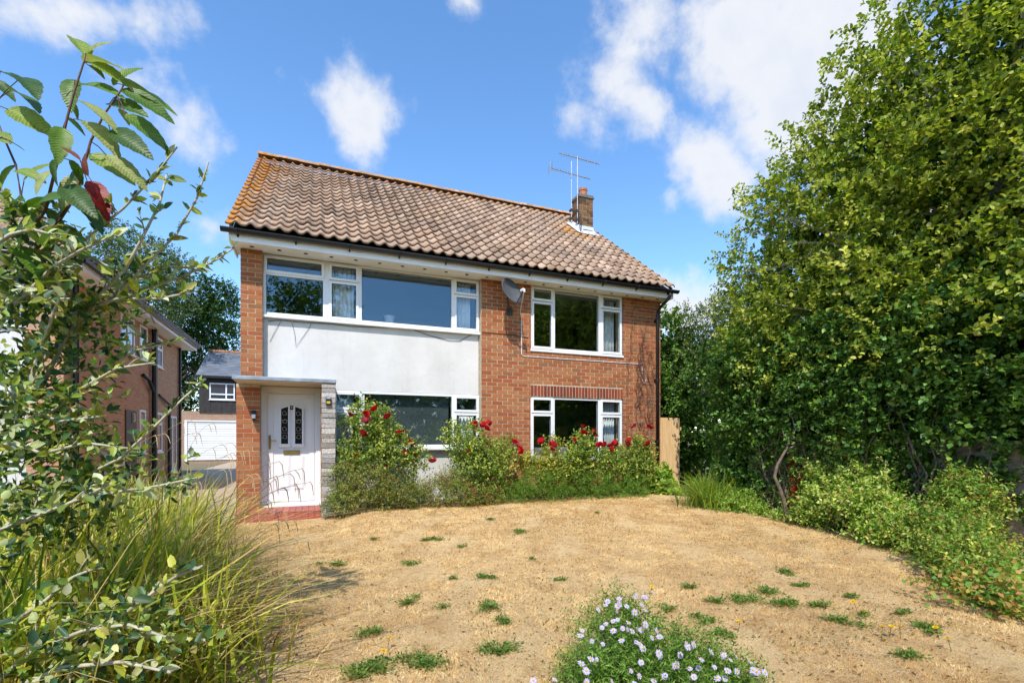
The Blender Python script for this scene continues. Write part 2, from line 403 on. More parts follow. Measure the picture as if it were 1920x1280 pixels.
def lawn_mat():
    m, nt, p, N, L = new_mat('parched_lawn')
    a = wnoise(nt, 2.2, 7, .7); b = wnoise(nt, 95, 6, .8); c = wnoise(nt, 300, 3, .7); e_ = wnoise(nt, 9, 6, .75)
    base = ramp(nt, b.outputs['Fac'], [(.30, (.28, .17, .075)), (.42, (.66, .46, .23)), (.55, (.86, .64, .35)), (.72, (.95, .78, .50))])
    base = mixc(nt, 1.0, base, ramp(nt, a.outputs['Fac'], [(.34, (.80, .70, .60)), (.48, (.98, .95, .92)), (.66, (1.08, 1.08, 1.06))]), 'MULTIPLY')
    base = mixc(nt, 1.0, base, ramp(nt, e_.outputs['Fac'], [(.34, (.72, .66, .58)), (.46, (1, 1, 1)), (.7, (1.08, 1.08, 1.08))]), 'MULTIPLY')
    base = mixc(nt, 1.0, base, ramp(nt, c.outputs['Fac'], [(.35, (.68, .65, .6)), (.6, (1.15, 1.15, 1.15))]), 'MULTIPLY')
    L(base, p.inputs['Base Color']); p.inputs['Roughness'].default_value = .95; p.inputs['Specular IOR Level'].default_value = .08
    bump(nt, b.outputs['Fac'], p, .8, .03); return m
M['lawn'] = lawn_mat()
def soil(name, stops, sc=9):
    m, nt, p, N, L = new_mat(name)
    L(ramp(nt, wnoise(nt, sc, 8, .7).outputs['Fac'], stops), p.inputs['Base Color']); p.inputs['Roughness'].default_value = .95
    bump(nt, wnoise(nt, 40, 6, .7).outputs['Fac'], p, .7, .02); return m
M['earth'] = soil('dry_earth', [(.3, (.10, .075, .04)), (.5, (.19, .15, .08)), (.7, (.27, .22, .12))])
M['drive'] = soil('dusty_drive', [(.3, (.36, .27, .18)), (.5, (.46, .36, .25)), (.7, (.54, .44, .33))], 5)

# =================================================================== SETTING
def grid_sheet(name, x0, x1, y0, y1, nx, ny, mat, dz, rough=0.0, hole=None):
    xs = np.linspace(x0, x1, nx); ys = np.linspace(y0, y1, ny)
    X, Y = np.meshgrid(xs, ys); Z = ground_z(X, Y) + dz
    if rough:
        Z = Z + rough * (np.sin(X * 3.1 + Y * 1.7) * np.cos(Y * 2.3 - X * .9) + .6 * np.sin(X * 7.7 - Y * 5.1))
    v = np.stack([X, Y, Z], -1).reshape(-1, 3); q = []
    idx = np.arange(nx * ny).reshape(ny, nx)
    q = np.stack([idx[:-1, :-1], idx[:-1, 1:], idx[1:, 1:], idx[1:, :-1]], -1).reshape(-1, 4)
    o = link(name, np_mesh(name, v, q, None, mat, True)); tag(o, kind='structure'); return o
gr = MB()
gr._add([(-900, -900, -.03), (900, -900, -.03), (900, 1500, -.03), (-900, 1500, -.03)], [(0, 1, 2, 3)])
tag(gr.build('ground', M['earth']), kind='structure')
grid_sheet('garden_soil', -4.4, 10, -6, 9.6, 120, 130, M['earth'], -.012, .006)
grid_sheet('lawn', -1.25, 7.0, .6, 8.75, 130, 130, M['lawn'], .0, .007)
grid_sheet('driveway', -4.49, -1.26, 7.6, 31, 12, 60, M['drive'], .004)

# =================================================================== HOUSE
house = thing('house', (3.1, 9.14, 0), 'detached two storey brick house with pantile roof and white rendered panel', 'house')
BR = [lin(196, 128, 86), lin(186, 112, 72), lin(205, 142, 98), lin(178, 98, 62), lin(200, 134, 92), lin(186, 100, 66), lin(168, 106, 74), lin(198, 140, 104), lin(188, 120, 80), lin(176, 92, 60), lin(150, 112, 84), lin(194, 130, 88)]
BRM = tuple(sum(b[i] for b in BR) / len(BR) for i in range(3)); BR = [tuple((c * .62 + m * .38) * k_ for c, m, k_ in zip(b, BRM, (.74, .71, .61))) for b in BR]
DARK = [tuple(c * .8 for c in lin(150, 74, 52)), tuple(c * .8 for c in lin(132, 66, 48)), tuple(c * .8 for c in lin(165, 84, 56))]
PROUD = .004
def cut(rows, openings):
    """subtract openings from an interval list for one course"""
    z0, z1 = rows[1], rows[2]; segs = [rows[0]]
    for ox0, ox1, oz0, oz1 in openings:
        if oz1 <= z0 + .02 or oz0 >= z1 - .02: continue
        ns = []
        for a, b in segs:
            if ox1 <= a or ox0 >= b: ns.append((a, b)); continue
            if ox0 > a: ns.append((a, ox0))
            if ox1 < b: ns.append((ox1, b))
        segs = ns
    return segs
def lay_bricks(x0, x1, z0, z1, openings, rnd, L_=.215, H_=.065, P=.225, C=.075):
    out = []
    n = int(round((z1 - z0) / C))
    for r in range(n):
        a = z0 + r * C; off = (r % 2) * P / 2
        for s0, s1 in cut(((x0, x1), a, a + H_), openings):
            k = math.floor((s0 - x0 - off) / P) * P + x0 + off
            while k < s1 - .005:
                b0, b1 = max(k, s0), min(k + L_, s1)
                if b1 - b0 > .035: out.append((b0, b1, a, a + H_))
                k += P
    return out
BRICK_MESH = {}
def brick_object(b, Y, parent, rnd, palette):
    b0, b1, a0, a1 = b; ci = rnd.randrange(len(palette))
    key = (round(b1 - b0, 2), round(a1 - a0, 3), ci, id(palette))
    if key not in BRICK_MESH:
        w, h = key[0], key[1]; mb = MB(); mb.box(-w / 2, w / 2, 0, .05, -h / 2, h / 2, palette[ci])
        BRICK_MESH[key] = mb.mesh('brick', M['brick'])
    return link('brick', BRICK_MESH[key], parent, ((b0 + b1) / 2, Y - PROUD + rnd.uniform(-.002, .002), (a0 + a1) / 2))
def brick_rest(bricks, Y, parent, rnd, palette, name='brick_infill'):
    mb = MB()
    for b0, b1, a0, a1 in bricks:
        j = rnd.uniform(-.002, .002); mb.box(b0, b1, Y - PROUD + j, Y + .04, a0, a1, rnd.choice(palette))
    o = mb.build(name, M['brick'], parent); o['kind'] = 'stuff'; return o
rb = random.Random(11)
YB = 9.14
WX0, WX1, WZ1 = 3.0, 7.336, 4.455
opens = [(4.075, 6.315, 3.095, 4.6), (4.065, 6.315, .83, 2.17)]
soldier_zone = (4.065, 6.315, 2.165, 2.41)
# mortar core, built round the openings
core = MB()
for x0, x1, z0, z1 in [(WX0, 4.065, -.1, WZ1), (6.315, WX1, -.1, WZ1), (4.065, 6.315, -.1, .83), (4.065, 6.315, 2.17, 3.095)]:
    core.box(x0, x1, YB, YB + .28, z0, z1)
bw = core.build('brick_wall', M['mortar'], house)
bricks = lay_bricks(WX0 + .004, WX1, .03, WZ1, opens + [soldier_zone], rb)
bricks.sort(key=lambda b: -(b[1] - b[0]) / (b[0] + 6.0))
vis = [b for b in bricks if b[2] > .9]; low = [b for b in bricks if b[2] <= .9]
for b in vis[:300]: brick_object(b, YB, bw, rb, BR)
brick_rest(vis[300:] + low, YB, bw, rb, BR)
ns = 30
for i in range(ns):                                           # soldier course over the lower window
    w = (6.315 - 4.065) / ns; x = 4.065 + i * w
    brick_object((x + .008, x + w - .008, 2.182, 2.398), YB - .003, bw, rb, DARK)
# return face of the brick part and end walls
e = MB(); e.box(WX1 - .27, WX1 - .002, YB + .281, 17.2, -.1, 4.46); e.box(-1.18, -.9, YB + .3, 17.2, -.1, 4.46)
e.box(-1.18, WX1, 17.2, 17.45, -.1, 4.46)
e.build('side_wall', M['sidebrick'], house)
gmb = MB()
for gx in (-1.12, 7.10):
    k = len(gmb.v); gmb._add([(gx, 9.2, 4.46), (gx, 17.3, 4.46), (gx, 13.2, 7.95), (gx + .2, 9.2, 4.46), (gx + .2, 17.3, 4.46), (gx + .2, 13.2, 7.95)],
                             [(0, 1, 2), (5, 4, 3), (0, 3, 4, 1), (1, 4, 5, 2), (2, 5, 3, 0)])
gmb.build('gable', M['sidebrick'], house)
# brick piers at the left end
pu = MB(); pu.box(-1.182, -.858, YB, YB + .42, 2.27, 4.455); pu = pu.build('brick_pier', M['mortar'], house)
pl = MB(); pl.box(-1.225, -.885, 9.0, 9.5, -.1, 2.196); pl = pl.build('brick_pier', M['mortar'], house)
def pier_bricks(x0, x1, Y, z0, z1, parent):
    r = 0; z = z0
    while z + .06 < z1:
        xs = [(x0, x0 + .1), (x0 + .11, x1)] if r % 2 else [(x0, x1 - .11), (x1 - .1, x1)]
        for a, b in xs: brick_object((a, b, z, min(z + .065, z1)), Y, parent, rb, BR)
        z += .075; r += 1
pier_bricks(-1.182, -.858, YB, 2.35, 4.455, pu)
pier_bricks(-1.225, -.885, 9.0, .05, 2.19, pl)
fl = MB(); fl.box(-1.2, -.85, YB - .02, YB + .3, 2.26, 2.345); fl.build('flashing', M['lead'], house)

# rendered panels (left bay set back)
YP = 9.28
p1 = MB(); p1.box(-.858, 2.995, YP, YP + .2, 2.17, 3.36); p1.build('rendered_panel', M['render'], house, bevel=.006)
p2 = MB(); p2.box(.05, 2.995, YP + .01, YP + .2, -.1, 1.09); p2.build('rendered_panel', M['render'], house)
p3 = MB(); p3.box(-.1, .31, YP, YP + .2, .2, 2.168); p3.build('rendered_panel', M['render'], house)

# ---- windows: house > window (outer frame) > sash, pane, sill
def window(x0, x1, z0, z1, Y, lights, fixed, posts, sill, glass, name='window'):
    fr = MB(); t = .045; d0, d1 = Y, Y + .075
    fr.box(x0, x0 + t, d0, d1, z0, z1); fr.box(x1 - t, x1, d0, d1, z0, z1)
    fr.box(x0 + t, x1 - t, d0, d1, z1 - t, z1); fr.box(x0 + t, x1 - t, d0, d1, z0, z0 + t + .01)
    for a, b in posts: fr.box(a, b, d0 + .001, d1, z0 + t + .01, z1 - t)
    w = fr.build(name, M['upvc'], house, bevel=.004)
    for a, b, c, d in lights:                                # opening sashes standing proud
        s = MB(); q = .048; y0 = d0 - .018
        s.box(a, a + q, y0, d0 + .05, c, d); s.box(b - q, b, y0, d0 + .05, c, d)
        s.box(a + q, b - q, y0, d0 + .05, d - q, d); s.box(a + q, b - q, y0, d0 + .05, c, c + q)
        s.build('sash', M['upvc'], w, bevel=.004)
        g = MB(); g.box(a + q - .004, b - q + .004, d0 + .006, d0 + .018, c + q - .004, d - q + .004); g.build('pane', glass, w)
        bd = MB()
        for u0, u1, v0, v1 in ((a + q, a + q + .006, c + q, d - q), (b - q - .006, b - q, c + q, d - q), (a + q, b - q, d - q - .006, d - q), (a + q, b - q, c + q, c + q + .006)):
            bd.box(u0, u1, d0 - .004, d0 + .004, v0, v1)
        bd.build('gasket', M['black'], w)
    for a, b, c, d in fixed:
        g = MB(); g.box(a - .004, b + .004, d0 + .022, d0 + .034, c - .004, d + .004); g.build('pane', glass, w)
        bd = MB()
        for u0, u1, v0, v1 in ((a, a + .006, c, d), (b - .006, b, c, d), (a, b, d - .006, d), (a, b, c, c + .006)):
            bd.box(u0, u1, d0 + .012, d0 + .02, v0, v1)
        bd.build('gasket', M['black'], w)
    s = MB(); s.box(x0 - .02, x1 + .01, Y - sill, Y + .06, z0 - .045, z0 - .001); s.build('sill', M['upvc'], w, bevel=.005)
    return w
UG, LG = M['glass'], M['glass_low']
# upper left: fixed pane with top light, narrow casement, picture pane, narrow casement
YW = 9.265
window(-.858, 3.0, 3.405, 4.452, YW,
       [(-.845, .115, 4.135, 4.43), (.19, .70, 4.13, 4.43), (.19, .70, 3.43, 4.12), (2.485, 2.985, 4.13, 4.43), (2.485, 2.985, 3.43, 4.12)],
       [(-.813, .092, 3.46, 4.10), (.752, 2.432, 3.46, 4.407)],
       [(-.813, .092) and (.092, .20), (.70, .752), (2.432, 2.49)], .075, UG)
tr = MB(); tr.box(-.813, .092, YW + .002, YW + .07, 4.10, 4.14); tr.build('transom', M['upvc'], house)
# upper right
window(4.077, 6.312, 3.14, 4.452, 9.16, [(4.10, 4.592, 4.155, 4.435), (4.10, 4.592, 3.165, 4.14), (5.765, 6.285, 4.155, 4.435), (5.765, 6.285, 3.165, 4.14)],
       [(4.64, 5.70, 3.195, 4.407)], [(4.585, 4.64), (5.70, 5.77)], .05, UG)
# lower left
window(.25, 3.0, 1.13, 2.165, YW, [(.27, .755, 1.82, 2.14), (.27, .755, 1.155, 1.805), (2.485, 2.985, 1.82, 2.14), (2.485, 2.985, 1.155, 1.805)],
       [(.80, 2.437, 1.185, 2.12)], [(.75, .80), (2.437, 2.49)], .09, LG)
# lower right
window(4.067, 6.312, .875, 2.168, 9.16, [(4.09, 4.585, 1.83, 2.15), (4.09, 4.585, .9, 1.815), (5.75, 6.285, 1.83, 2.15), (5.75, 6.285, .9, 1.815)],
       [(4.632, 5.69, .93, 2.123)], [(4.58, 4.632), (5.69, 5.755)], .05, LG)

# ---- rooms behind the glass
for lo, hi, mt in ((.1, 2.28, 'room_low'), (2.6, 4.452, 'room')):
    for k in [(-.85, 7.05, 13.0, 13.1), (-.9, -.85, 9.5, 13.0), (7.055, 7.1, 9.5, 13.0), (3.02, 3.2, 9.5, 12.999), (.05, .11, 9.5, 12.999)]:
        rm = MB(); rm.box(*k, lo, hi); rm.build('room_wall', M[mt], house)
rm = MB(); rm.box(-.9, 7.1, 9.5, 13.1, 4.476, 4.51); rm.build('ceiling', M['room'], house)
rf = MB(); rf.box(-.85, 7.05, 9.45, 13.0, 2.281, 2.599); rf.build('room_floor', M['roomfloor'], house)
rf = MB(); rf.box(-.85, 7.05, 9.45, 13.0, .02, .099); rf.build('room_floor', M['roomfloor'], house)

# ---- roof
roof = MB()
dk = .05
roof._add([(-1.25, ROOF_Y0 + .1, ROOF_Z0 - .02), (7.3, ROOF_Y0 + .1, ROOF_Z0 - .02), (7.3, RIDGE_Y, RIDGE_Z - .1), (-1.25, RIDGE_Y, RIDGE_Z - .1),
           (-1.25, 17.75, ROOF_Z0 - .02), (7.3, 17.75, ROOF_Z0 - .02)], [(0, 1, 2, 3), (3, 2, 5, 4), (0, 4, 5, 1), (0, 3, 4), (1, 5, 2)])
roof = roof.build('roof', M['darkmetal'], house)
PITCHX, NCOL, NROW = .2064, 42, 19
GAUGE = math.hypot(RIDGE_Y - ROOF_Y0, RIDGE_Z - ROOF_Z0) / NROW
def tile_profile(t):                                           # single-lap pantile: trough then roll
    return .026 * math.cos(2 * math.pi * (t - .72)) + .006 * math.cos(4 * math.pi * (t - .72))
def tile_mesh():
    n = 10; vs_ = []; fs = []; L_ = GAUGE + .07; th = .026
    for j, (yy, lift) in enumerate(((0, .046), (L_, 0.0))):
        for i in range(n + 1):
            t = i / n * 1.06; z = tile_profile(t) + lift
            vs_.append((t * PITCHX, yy, z))
    for i in range(n + 1):
        t = i / n * 1.06; vs_.append((t * PITCHX, 0.004, tile_profile(t) + .046 - th))
    for i in range(n): fs.append((i, i + 1, n + 1 + i + 1, n + 1 + i)); fs.append((2 * n + 2 + i, 2 * n + 3 + i, i + 1, i))
    me = bpy.data.meshes.new('roof_tile'); me.from_pydata(vs_, [], fs); me.materials.append(M['tile'])
    for k, p in enumerate(me.polygons): p.use_smooth = (k % 2 == 0)
    me.update(); return me
TM = tile_mesh()
tv = np.array([v.co[:] for v in TM.vertices]); tq = np.array([list(p.vertices) for p in TM.polygons])
rt = random.Random(5); rest_v, rest_f = [], []; cnt = 0
cp, sp_ = math.cos(RPITCH), math.sin(RPITCH)
cells = [(r, c) for r in range(NROW) for c in range(NCOL)]
def in_stack(x, y): return 6.62 < x + .1 < 7.12 and 11.68 < y + .1 < 12.15
cells.sort(key=lambda rc: rc[1] * .2 + rc[0] * .23)
for r, c in cells:
    s = r * GAUGE - .015; x = -1.335 + c * PITCHX
    y, z = ROOF_Y0 + s * cp, ROOF_Z0 + s * sp_
    rot = Matrix.Rotation(RPITCH + rt.uniform(-.006, .006), 4, 'X') @ Matrix.Rotation(rt.uniform(-.008, .008), 4, 'Z')
    if cnt < 300:
        o = link('roof_tile', TM, roof, (x, y, z + rt.uniform(-.003, .003))); o.rotation_euler = rot.to_euler(); cnt += 1
    else:
        A = np.array(rot.to_3x3()); k = len(rest_v) * len(tv)
        rest_v.append(tv @ A.T + np.array([x, y, z + rt.uniform(-.003, .003)])); rest_f.append(tq + k)
me = np_mesh('roof_tiles_beyond', np.concatenate(rest_v), np.concatenate(rest_f), None, M['tile'])
me.polygons.foreach_set('use_smooth', np.tile([True, False], len(me.polygons) // 2))
o = link('roof_tiles_beyond', me, roof); o['kind'] = 'stuff'
# ridge tiles
rd = MB(); n = 8
for yy, s in ((0, 1), (.47, .93)):
    for i in range(n + 1):
        a = math.pi * i / n; rd.v.append((yy, -math.cos(a) * .125 * s, math.sin(a) * .1 * s - .02))
for i in range(n): rd.f.append((i, n + 1 + i, n + 2 + i, i + 1))
for i in range(n + 1):
    a = math.pi * i / n; rd.v.append((0.002, -math.cos(a) * .108, math.sin(a) * .085 - .025))
for i in range(n): rd.f.append((i, i + 1, 2 * n + 3 + i, 2 * n + 2 + i))
RM = rd.mesh('ridge_tile', M['tile'])
for i in range(19):
    o = link('ridge_tile', RM, roof, (-1.335 + i * .4575, RIDGE_Y - .02, RIDGE_Z + .045 + rt.uniform(-.006, .006))); o.rotation_euler = (0, rt.uniform(-.012, .012), 0)
# verge mortar bedding and back slope
vb = MB(); yv0 = ROOF_Y0
for vx in (-1.27, 7.27):
    vb._add([(vx, ROOF_Y0, ROOF_Z0 - .06), (vx + .03, ROOF_Y0, ROOF_Z0 - .06), (vx + .03, RIDGE_Y, RIDGE_Z - .06), (vx, RIDGE_Y, RIDGE_Z - .06),
             (vx, ROOF_Y0, ROOF_Z0 - .005), (vx + .03, ROOF_Y0, ROOF_Z0 - .005), (vx + .03, RIDGE_Y, RIDGE_Z - .005), (vx, RIDGE_Y, RIDGE_Z - .005)],
            [(0, 1, 2, 3), (4, 7, 6, 5), (0, 4, 5, 1), (1, 5, 6, 2), (2, 6, 7, 3), (3, 7, 4, 0)])
vb.build('verge', M['darkmetal'], roof)
# fascia, soffit, vents, gutter
f = MB(); f.box(-1.30, 7.40, 8.77, 8.795, 4.425, 4.60); f.box(-1.30, -1.275, 8.796, 9.6, 4.425, 4.70); f.box(7.375, 7.40, 8.796, 9.6, 4.425, 4.70)
f.build('fascia', M['fascia'], house, bevel=.003)
so = MB(); so.box(-1.275, 7.375, 8.796, 9.5, 4.456, 4.475); so = so.build('soffit', M['soffit'], house)
vm = MB(); vm.lathe([(.034, 4.4565), (.034, 4.452), (.026, 4.451), (.024, 4.4545), (0.0, 4.4546)], 0, 0, 14); VM = vm.mesh('soffit_vent', M['darkmetal'])
for i in range(21): link('soffit_vent', VM, so, (-1.0 + i * .408, 9.02, 0))
g = MB(); n = 10; Yg, Zg, rg = 8.70, 4.585, .062
for x in (-1.40, 7.47):
    for i in range(n + 1):
        a = math.pi + math.pi * i / n; g.v.append((x, Yg + rg * math.cos(a), Zg + rg * math.sin(a)))
    for i in range(n + 1):
        a = math.pi + math.pi * i / n; g.v.append((x, Yg + (rg - .005) * math.cos(a), Zg + (rg - .005) * math.sin(a)))
m_ = 2 * (n + 1)
for i in range(n):
    g.f.append((i, i + 1, m_ + i + 1, m_ + i)); g.f.append((n + 1 + i, m_ + n + 1 + i, m_ + n + 2 + i, n + 2 + i))
g.f += [(0, m_, m_ + n + 1, n + 1), (n, 2 * n + 1, m_ + 2 * n + 1, m_ + n), tuple(range(n + 1)), tuple(range(m_ + n, m_ - 1, -1))]
gut = g.build('gutter', M['black'], house)
for i in range(11):
    b = MB(); x = -1.17 + i * .84; b.tube([(x, Yg + (rg + .006) * math.cos(math.pi + math.pi * k / 8), Zg + (rg + .006) * math.sin(math.pi + math.pi * k / 8)) for k in range(9)] + [(x, 8.768, Zg + .01)], .011, 5)
    b.box(x - .012, x + .012, 8.755, 8.769, 4.49, 4.57); b.build('gutter_bracket', M['black'], gut)
dp = MB(); dp.tube([(7.25, 8.70, 4.53), (7.25, 8.70, 4.46), (7.235, 8.78, 4.38), (7.22, 8.98, 4.28), (7.215, 9.06, 4.2), (7.215, 9.075, 4.1), (7.215, 9.075, .1)], .034, 10)
dp = dp.build('downpipe', M['black'], house, smooth=True)
for z in (3.95, 2.6, 1.2):
    b = MB(); b.tube([(7.215, 9.075, z), (7.215, 9.075, z + .07)], .043, 10); b.box(7.15, 7.28, 9.10, 9.132, z + .01, z + .06); b.build('pipe_collar', M['black'], dp)

# ---- chimney
ch = MB(); ch.box(6.675, 7.095, 11.705, 12.095, 6.6, 7.93); ch = ch.build('chimney', M['mortar'], house)
CB = [tuple(c * .62 for c in b) for b in (lin(150, 112, 78), lin(128, 92, 66), lin(165, 130, 92), lin(110, 82, 62), lin(172, 120, 80))]
cb_ = MB(); rc = random.Random(3); z = 6.62; r = 0
while z < 7.9:
    o_ = (r % 2) * .1125
    for X0, X1, Y0, Y1, ax in ((6.67, 7.10, 11.70, 11.74, 0), (6.67, 6.71, 11.742, 12.10, 1), (7.06, 7.10, 11.742, 12.10, 1)):
        lo, hi = (X0, X1) if ax == 0 else (Y0, Y1); k = lo - o_
        while k < hi - .02:
            a, b = max(k, lo), min(k + .215, hi)
            if b - a > .03:
                if ax == 0: cb_.box(a, b, Y0 - rc.uniform(0, .004), Y1, z, z + .065, rc.choice(CB))
                else: cb_.box(X0 - (.002 if X0 < 6.8 else 0), X1, a, b, z, z + .065, rc.choice(CB))
            k += .225
    z += .075; r += 1
o = cb_.build('brick_infill', M['brick'], ch); o['kind'] = 'stuff'
cc = MB(); cc.box(6.64, 7.13, 11.67, 12.13, 7.932, 7.975); cc.box(6.66, 7.11, 11.69, 12.11, 7.976, 8.03); cc.build('cap', plain('chimney_cap', (.16, .14, .12), .9, .3, 20), ch, bevel=.008)
pt = MB(); pt.lathe([(.115, 8.03), (.11, 8.2), (.125, 8.205), (.125, 8.27), (.105, 8.275), (.095, 8.1)], 6.9, 11.9, 16); pt.build('chimney_pot', plain('terracotta', (.42, .17, .085), .85, .3, 14), ch, smooth=False)
def roof_z(y): return ROOF_Z0 + (y - ROOF_Y0) * math.tan(RPITCH)
fb = MB()
fb._add([(6.6, 11.45, roof_z(11.45) + .07), (7.16, 11.45, roof_z(11.45) + .07), (7.16, 11.698, roof_z(11.69) + .09), (6.6, 11.698, roof_z(11.69) + .09), (6.66, 11.693, roof_z(11.7) + .2), (7.1, 11.693, roof_z(11.7) + .2),
         (6.52, 11.5, roof_z(11.5) + .075), (6.52, 12.15, roof_z(12.15) + .08), (6.662, 12.12, roof_z(12.12) + .17)],
        [(0, 1, 2, 3), (3, 2, 5, 4), (6, 0, 3, 7), (3, 4, 8, 7)])
fb.build('flashing', plain('pale_flashing', (.62, .66, .7), .6, .15, 14, bmp=.5, bscale=25), ch)

# ---- television aerials (stand on the chimney)
def aerial(label, mast_x, mast_y, z0, z1, boom_z, lx, rx, n, refl, tilt):
    t = thing('television_aerial', (mast_x, mast_y, z0), label, 'aerial', 'aerials on the chimney')
    b = MB(); b.tube([(mast_x, mast_y, z0), (mast_x, mast_y, z1)], .012, 6); b.build('mast', M['alu'], t)
    b = MB(); b.tube([(lx, mast_y, boom_z + tilt), (rx, mast_y, boom_z - tilt)], .012, 5); boom = b.build('boom', M['alu'], t)
    for i in range(n):
        k = i / (n - 1); x = lx + .12 + (rx - lx - .12) * k; z = boom_z + tilt - 2 * tilt * (x - lx) / (rx - lx)
        w = .10 - .04 * k; b = MB(); b.tube([(x, mast_y - w, z), (x, mast_y + w, z)], .005, 4); b.tube([(x, mast_y, z - .03), (x, mast_y, z + .03)], .006, 4); b.build('element', M['alu'], boom)
    if refl:
        b = MB()
        for k in (-2, -1, 0, 1, 2): b.tube([(lx, mast_y - .16, boom_z + tilt + k * .05), (lx, mast_y + .16, boom_z + tilt + k * .05)], .005, 4)
        b.tube([(lx, mast_y, boom_z + tilt - .16), (lx, mast_y, boom_z + tilt + .16)], .008, 4)
        b.build('reflector', M['alu'], boom)
    b = MB(); b.box(mast_x - .03, mast_x + .03, mast_y - .03, mast_y + .09, z0 + .08, z0 + .13); b.box(mast_x - .03, mast_x + .03, mast_y - .03, mast_y + .09, z0 + .32, z0 + .37); b.build('clamp', M['darkmetal'], t)
    return t
aerial('short aerial mast with level boom, nearer the chimney pot', 6.62, 11.72, 7.2, 9.03, 8.98, 6.05, 7.32, 16, False, .02)
aerial('thin aerial mast left of the chimney, boom with end reflector', 6.6, 12.02, 7.35, 9.05, 8.7, 5.95, 7.2, 15, True, .03)
cbm = MB(); cbm.tube([(6.64, 11.69, 7.5), (6.66, 11.66, 7.2), (6.64, 11.6, 6.98), (6.6, 11.5, 6.85)], .012, 5); cbm.tube([(6.7, 11.68, 7.45), (6.71, 11.66, 7.15), (6.66, 11.58, 6.95)], .01, 5)
tag(cbm.build('aerial_cable', M['black']), 'black aerial cables hanging down the chimney base', 'cable')

# ---- porch: canopy, stone fin, door, step
cn = MB(); cn.box(-1.207, .285, 8.42, 9.27, 2.205, 2.262); cn.build('porch_roof', M['lead'], house, bevel=.006)
cs = MB(); cs.box(-1.19, .27, 8.44, 9.26, 2.196, 2.2045); cs.build('porch_soffit', plain('porch_soffit_paint', (.62, .5, .36), .7, .1, 5), house)
sf = MB(); sf.box(.075, .262, 8.48, 9.27, -.05, 2.195); sf = sf.build('stone_fin', M['mortar'], house)
rs_ = random.Random(8); z = .04
GREY = [tuple(c * .98 for c in lin(*k)) for k in ((196, 190, 184), (178, 172, 166), (205, 196, 186), (160, 154, 148), (188, 178, 168), (150, 140, 130))]
TAN = [tuple(c * .8 for c in lin(*k)) for k in ((190, 150, 112), (170, 122, 84), (205, 165, 125), (150, 108, 76), (184, 140, 110))]
while z < 2.17:
    h = rs_.uniform(.062, .098); h = min(h, 2.19 - z)
    if h < .02: break
    for face in ('front', 'side', 'right'):
        mb = MB(); j = rs_.uniform(0, .012)
        if face == 'front': mb.box(.068 - rs_.uniform(0, .005), .268 + rs_.uniform(0, .01), 8.455 - j, 8.50, z + .003, z + h - .003, rs_.choice(GREY))
        elif face == 'right': mb.box(.255, .272 + j, 8.505, 9.2, z + .003, z + h - .003, rs_.choice(GREY))
        else:
            mb.box(.058 - j * .6, .08, 8.502, 9.25, z + .003, z + h - .003, rs_.choice(TAN))
        # roughen the corners so that no two stones share an outline
        mb.v = [(x + rs_.uniform(-.004, .004), y + rs_.uniform(-.004, .004), q + rs_.uniform(-.003, .003)) for x, y, q in mb.v]
        mb.build('stone', M['stone'], sf, bevel=.004)
    z += h
# door set
YD = 9.22
df = MB(); x0, x1, zt, zb = -.885, .055, 2.19, .17
df.box(x0, x0 + .075, YD, YD + .08, zb, zt); df.box(x1 - .075, x1, YD, YD + .08, zb, zt); df.box(x0 + .075, x1 - .075, YD, YD + .08, zt - .09, zt)
df.box(x0 + .075, x0 + .095, YD + .02, YD + .08, zb, zt - .09); df.box(x1 - .095, x1 - .075, YD + .02, YD + .08, zb, zt - .09); df.box(x0 + .095, x1 - .095, YD + .02, YD + .08, zt - .115, zt - .09)
door = df.build('door', M['door'], house, bevel=.005)
lf = MB(); a, b = x0 + .1, x1 - .1; lf.box(a - .006, b + .006, YD + .035, YD + .075, zb - .0, zt - .118); lf.build('leaf', M['door'], door, bevel=.004)
st = MB(); q = .085                                            # raised outer sash of the leaf
st.box(a, a + q, YD + .02, YD + .034, zb + .05, zt - .12); st.box(b - q, b, YD + .02, YD + .034, zb + .05, zt - .12); st.box(a + q, b - q, YD + .02, YD + .034, zt - .12 - q, zt - .12); st.box(a + q, b - q, YD + .02, YD + .034, zb + .05, zb + .05 + q)
st.build('stile', M['door'], door, bevel=.004)
mid = (a + b) / 2
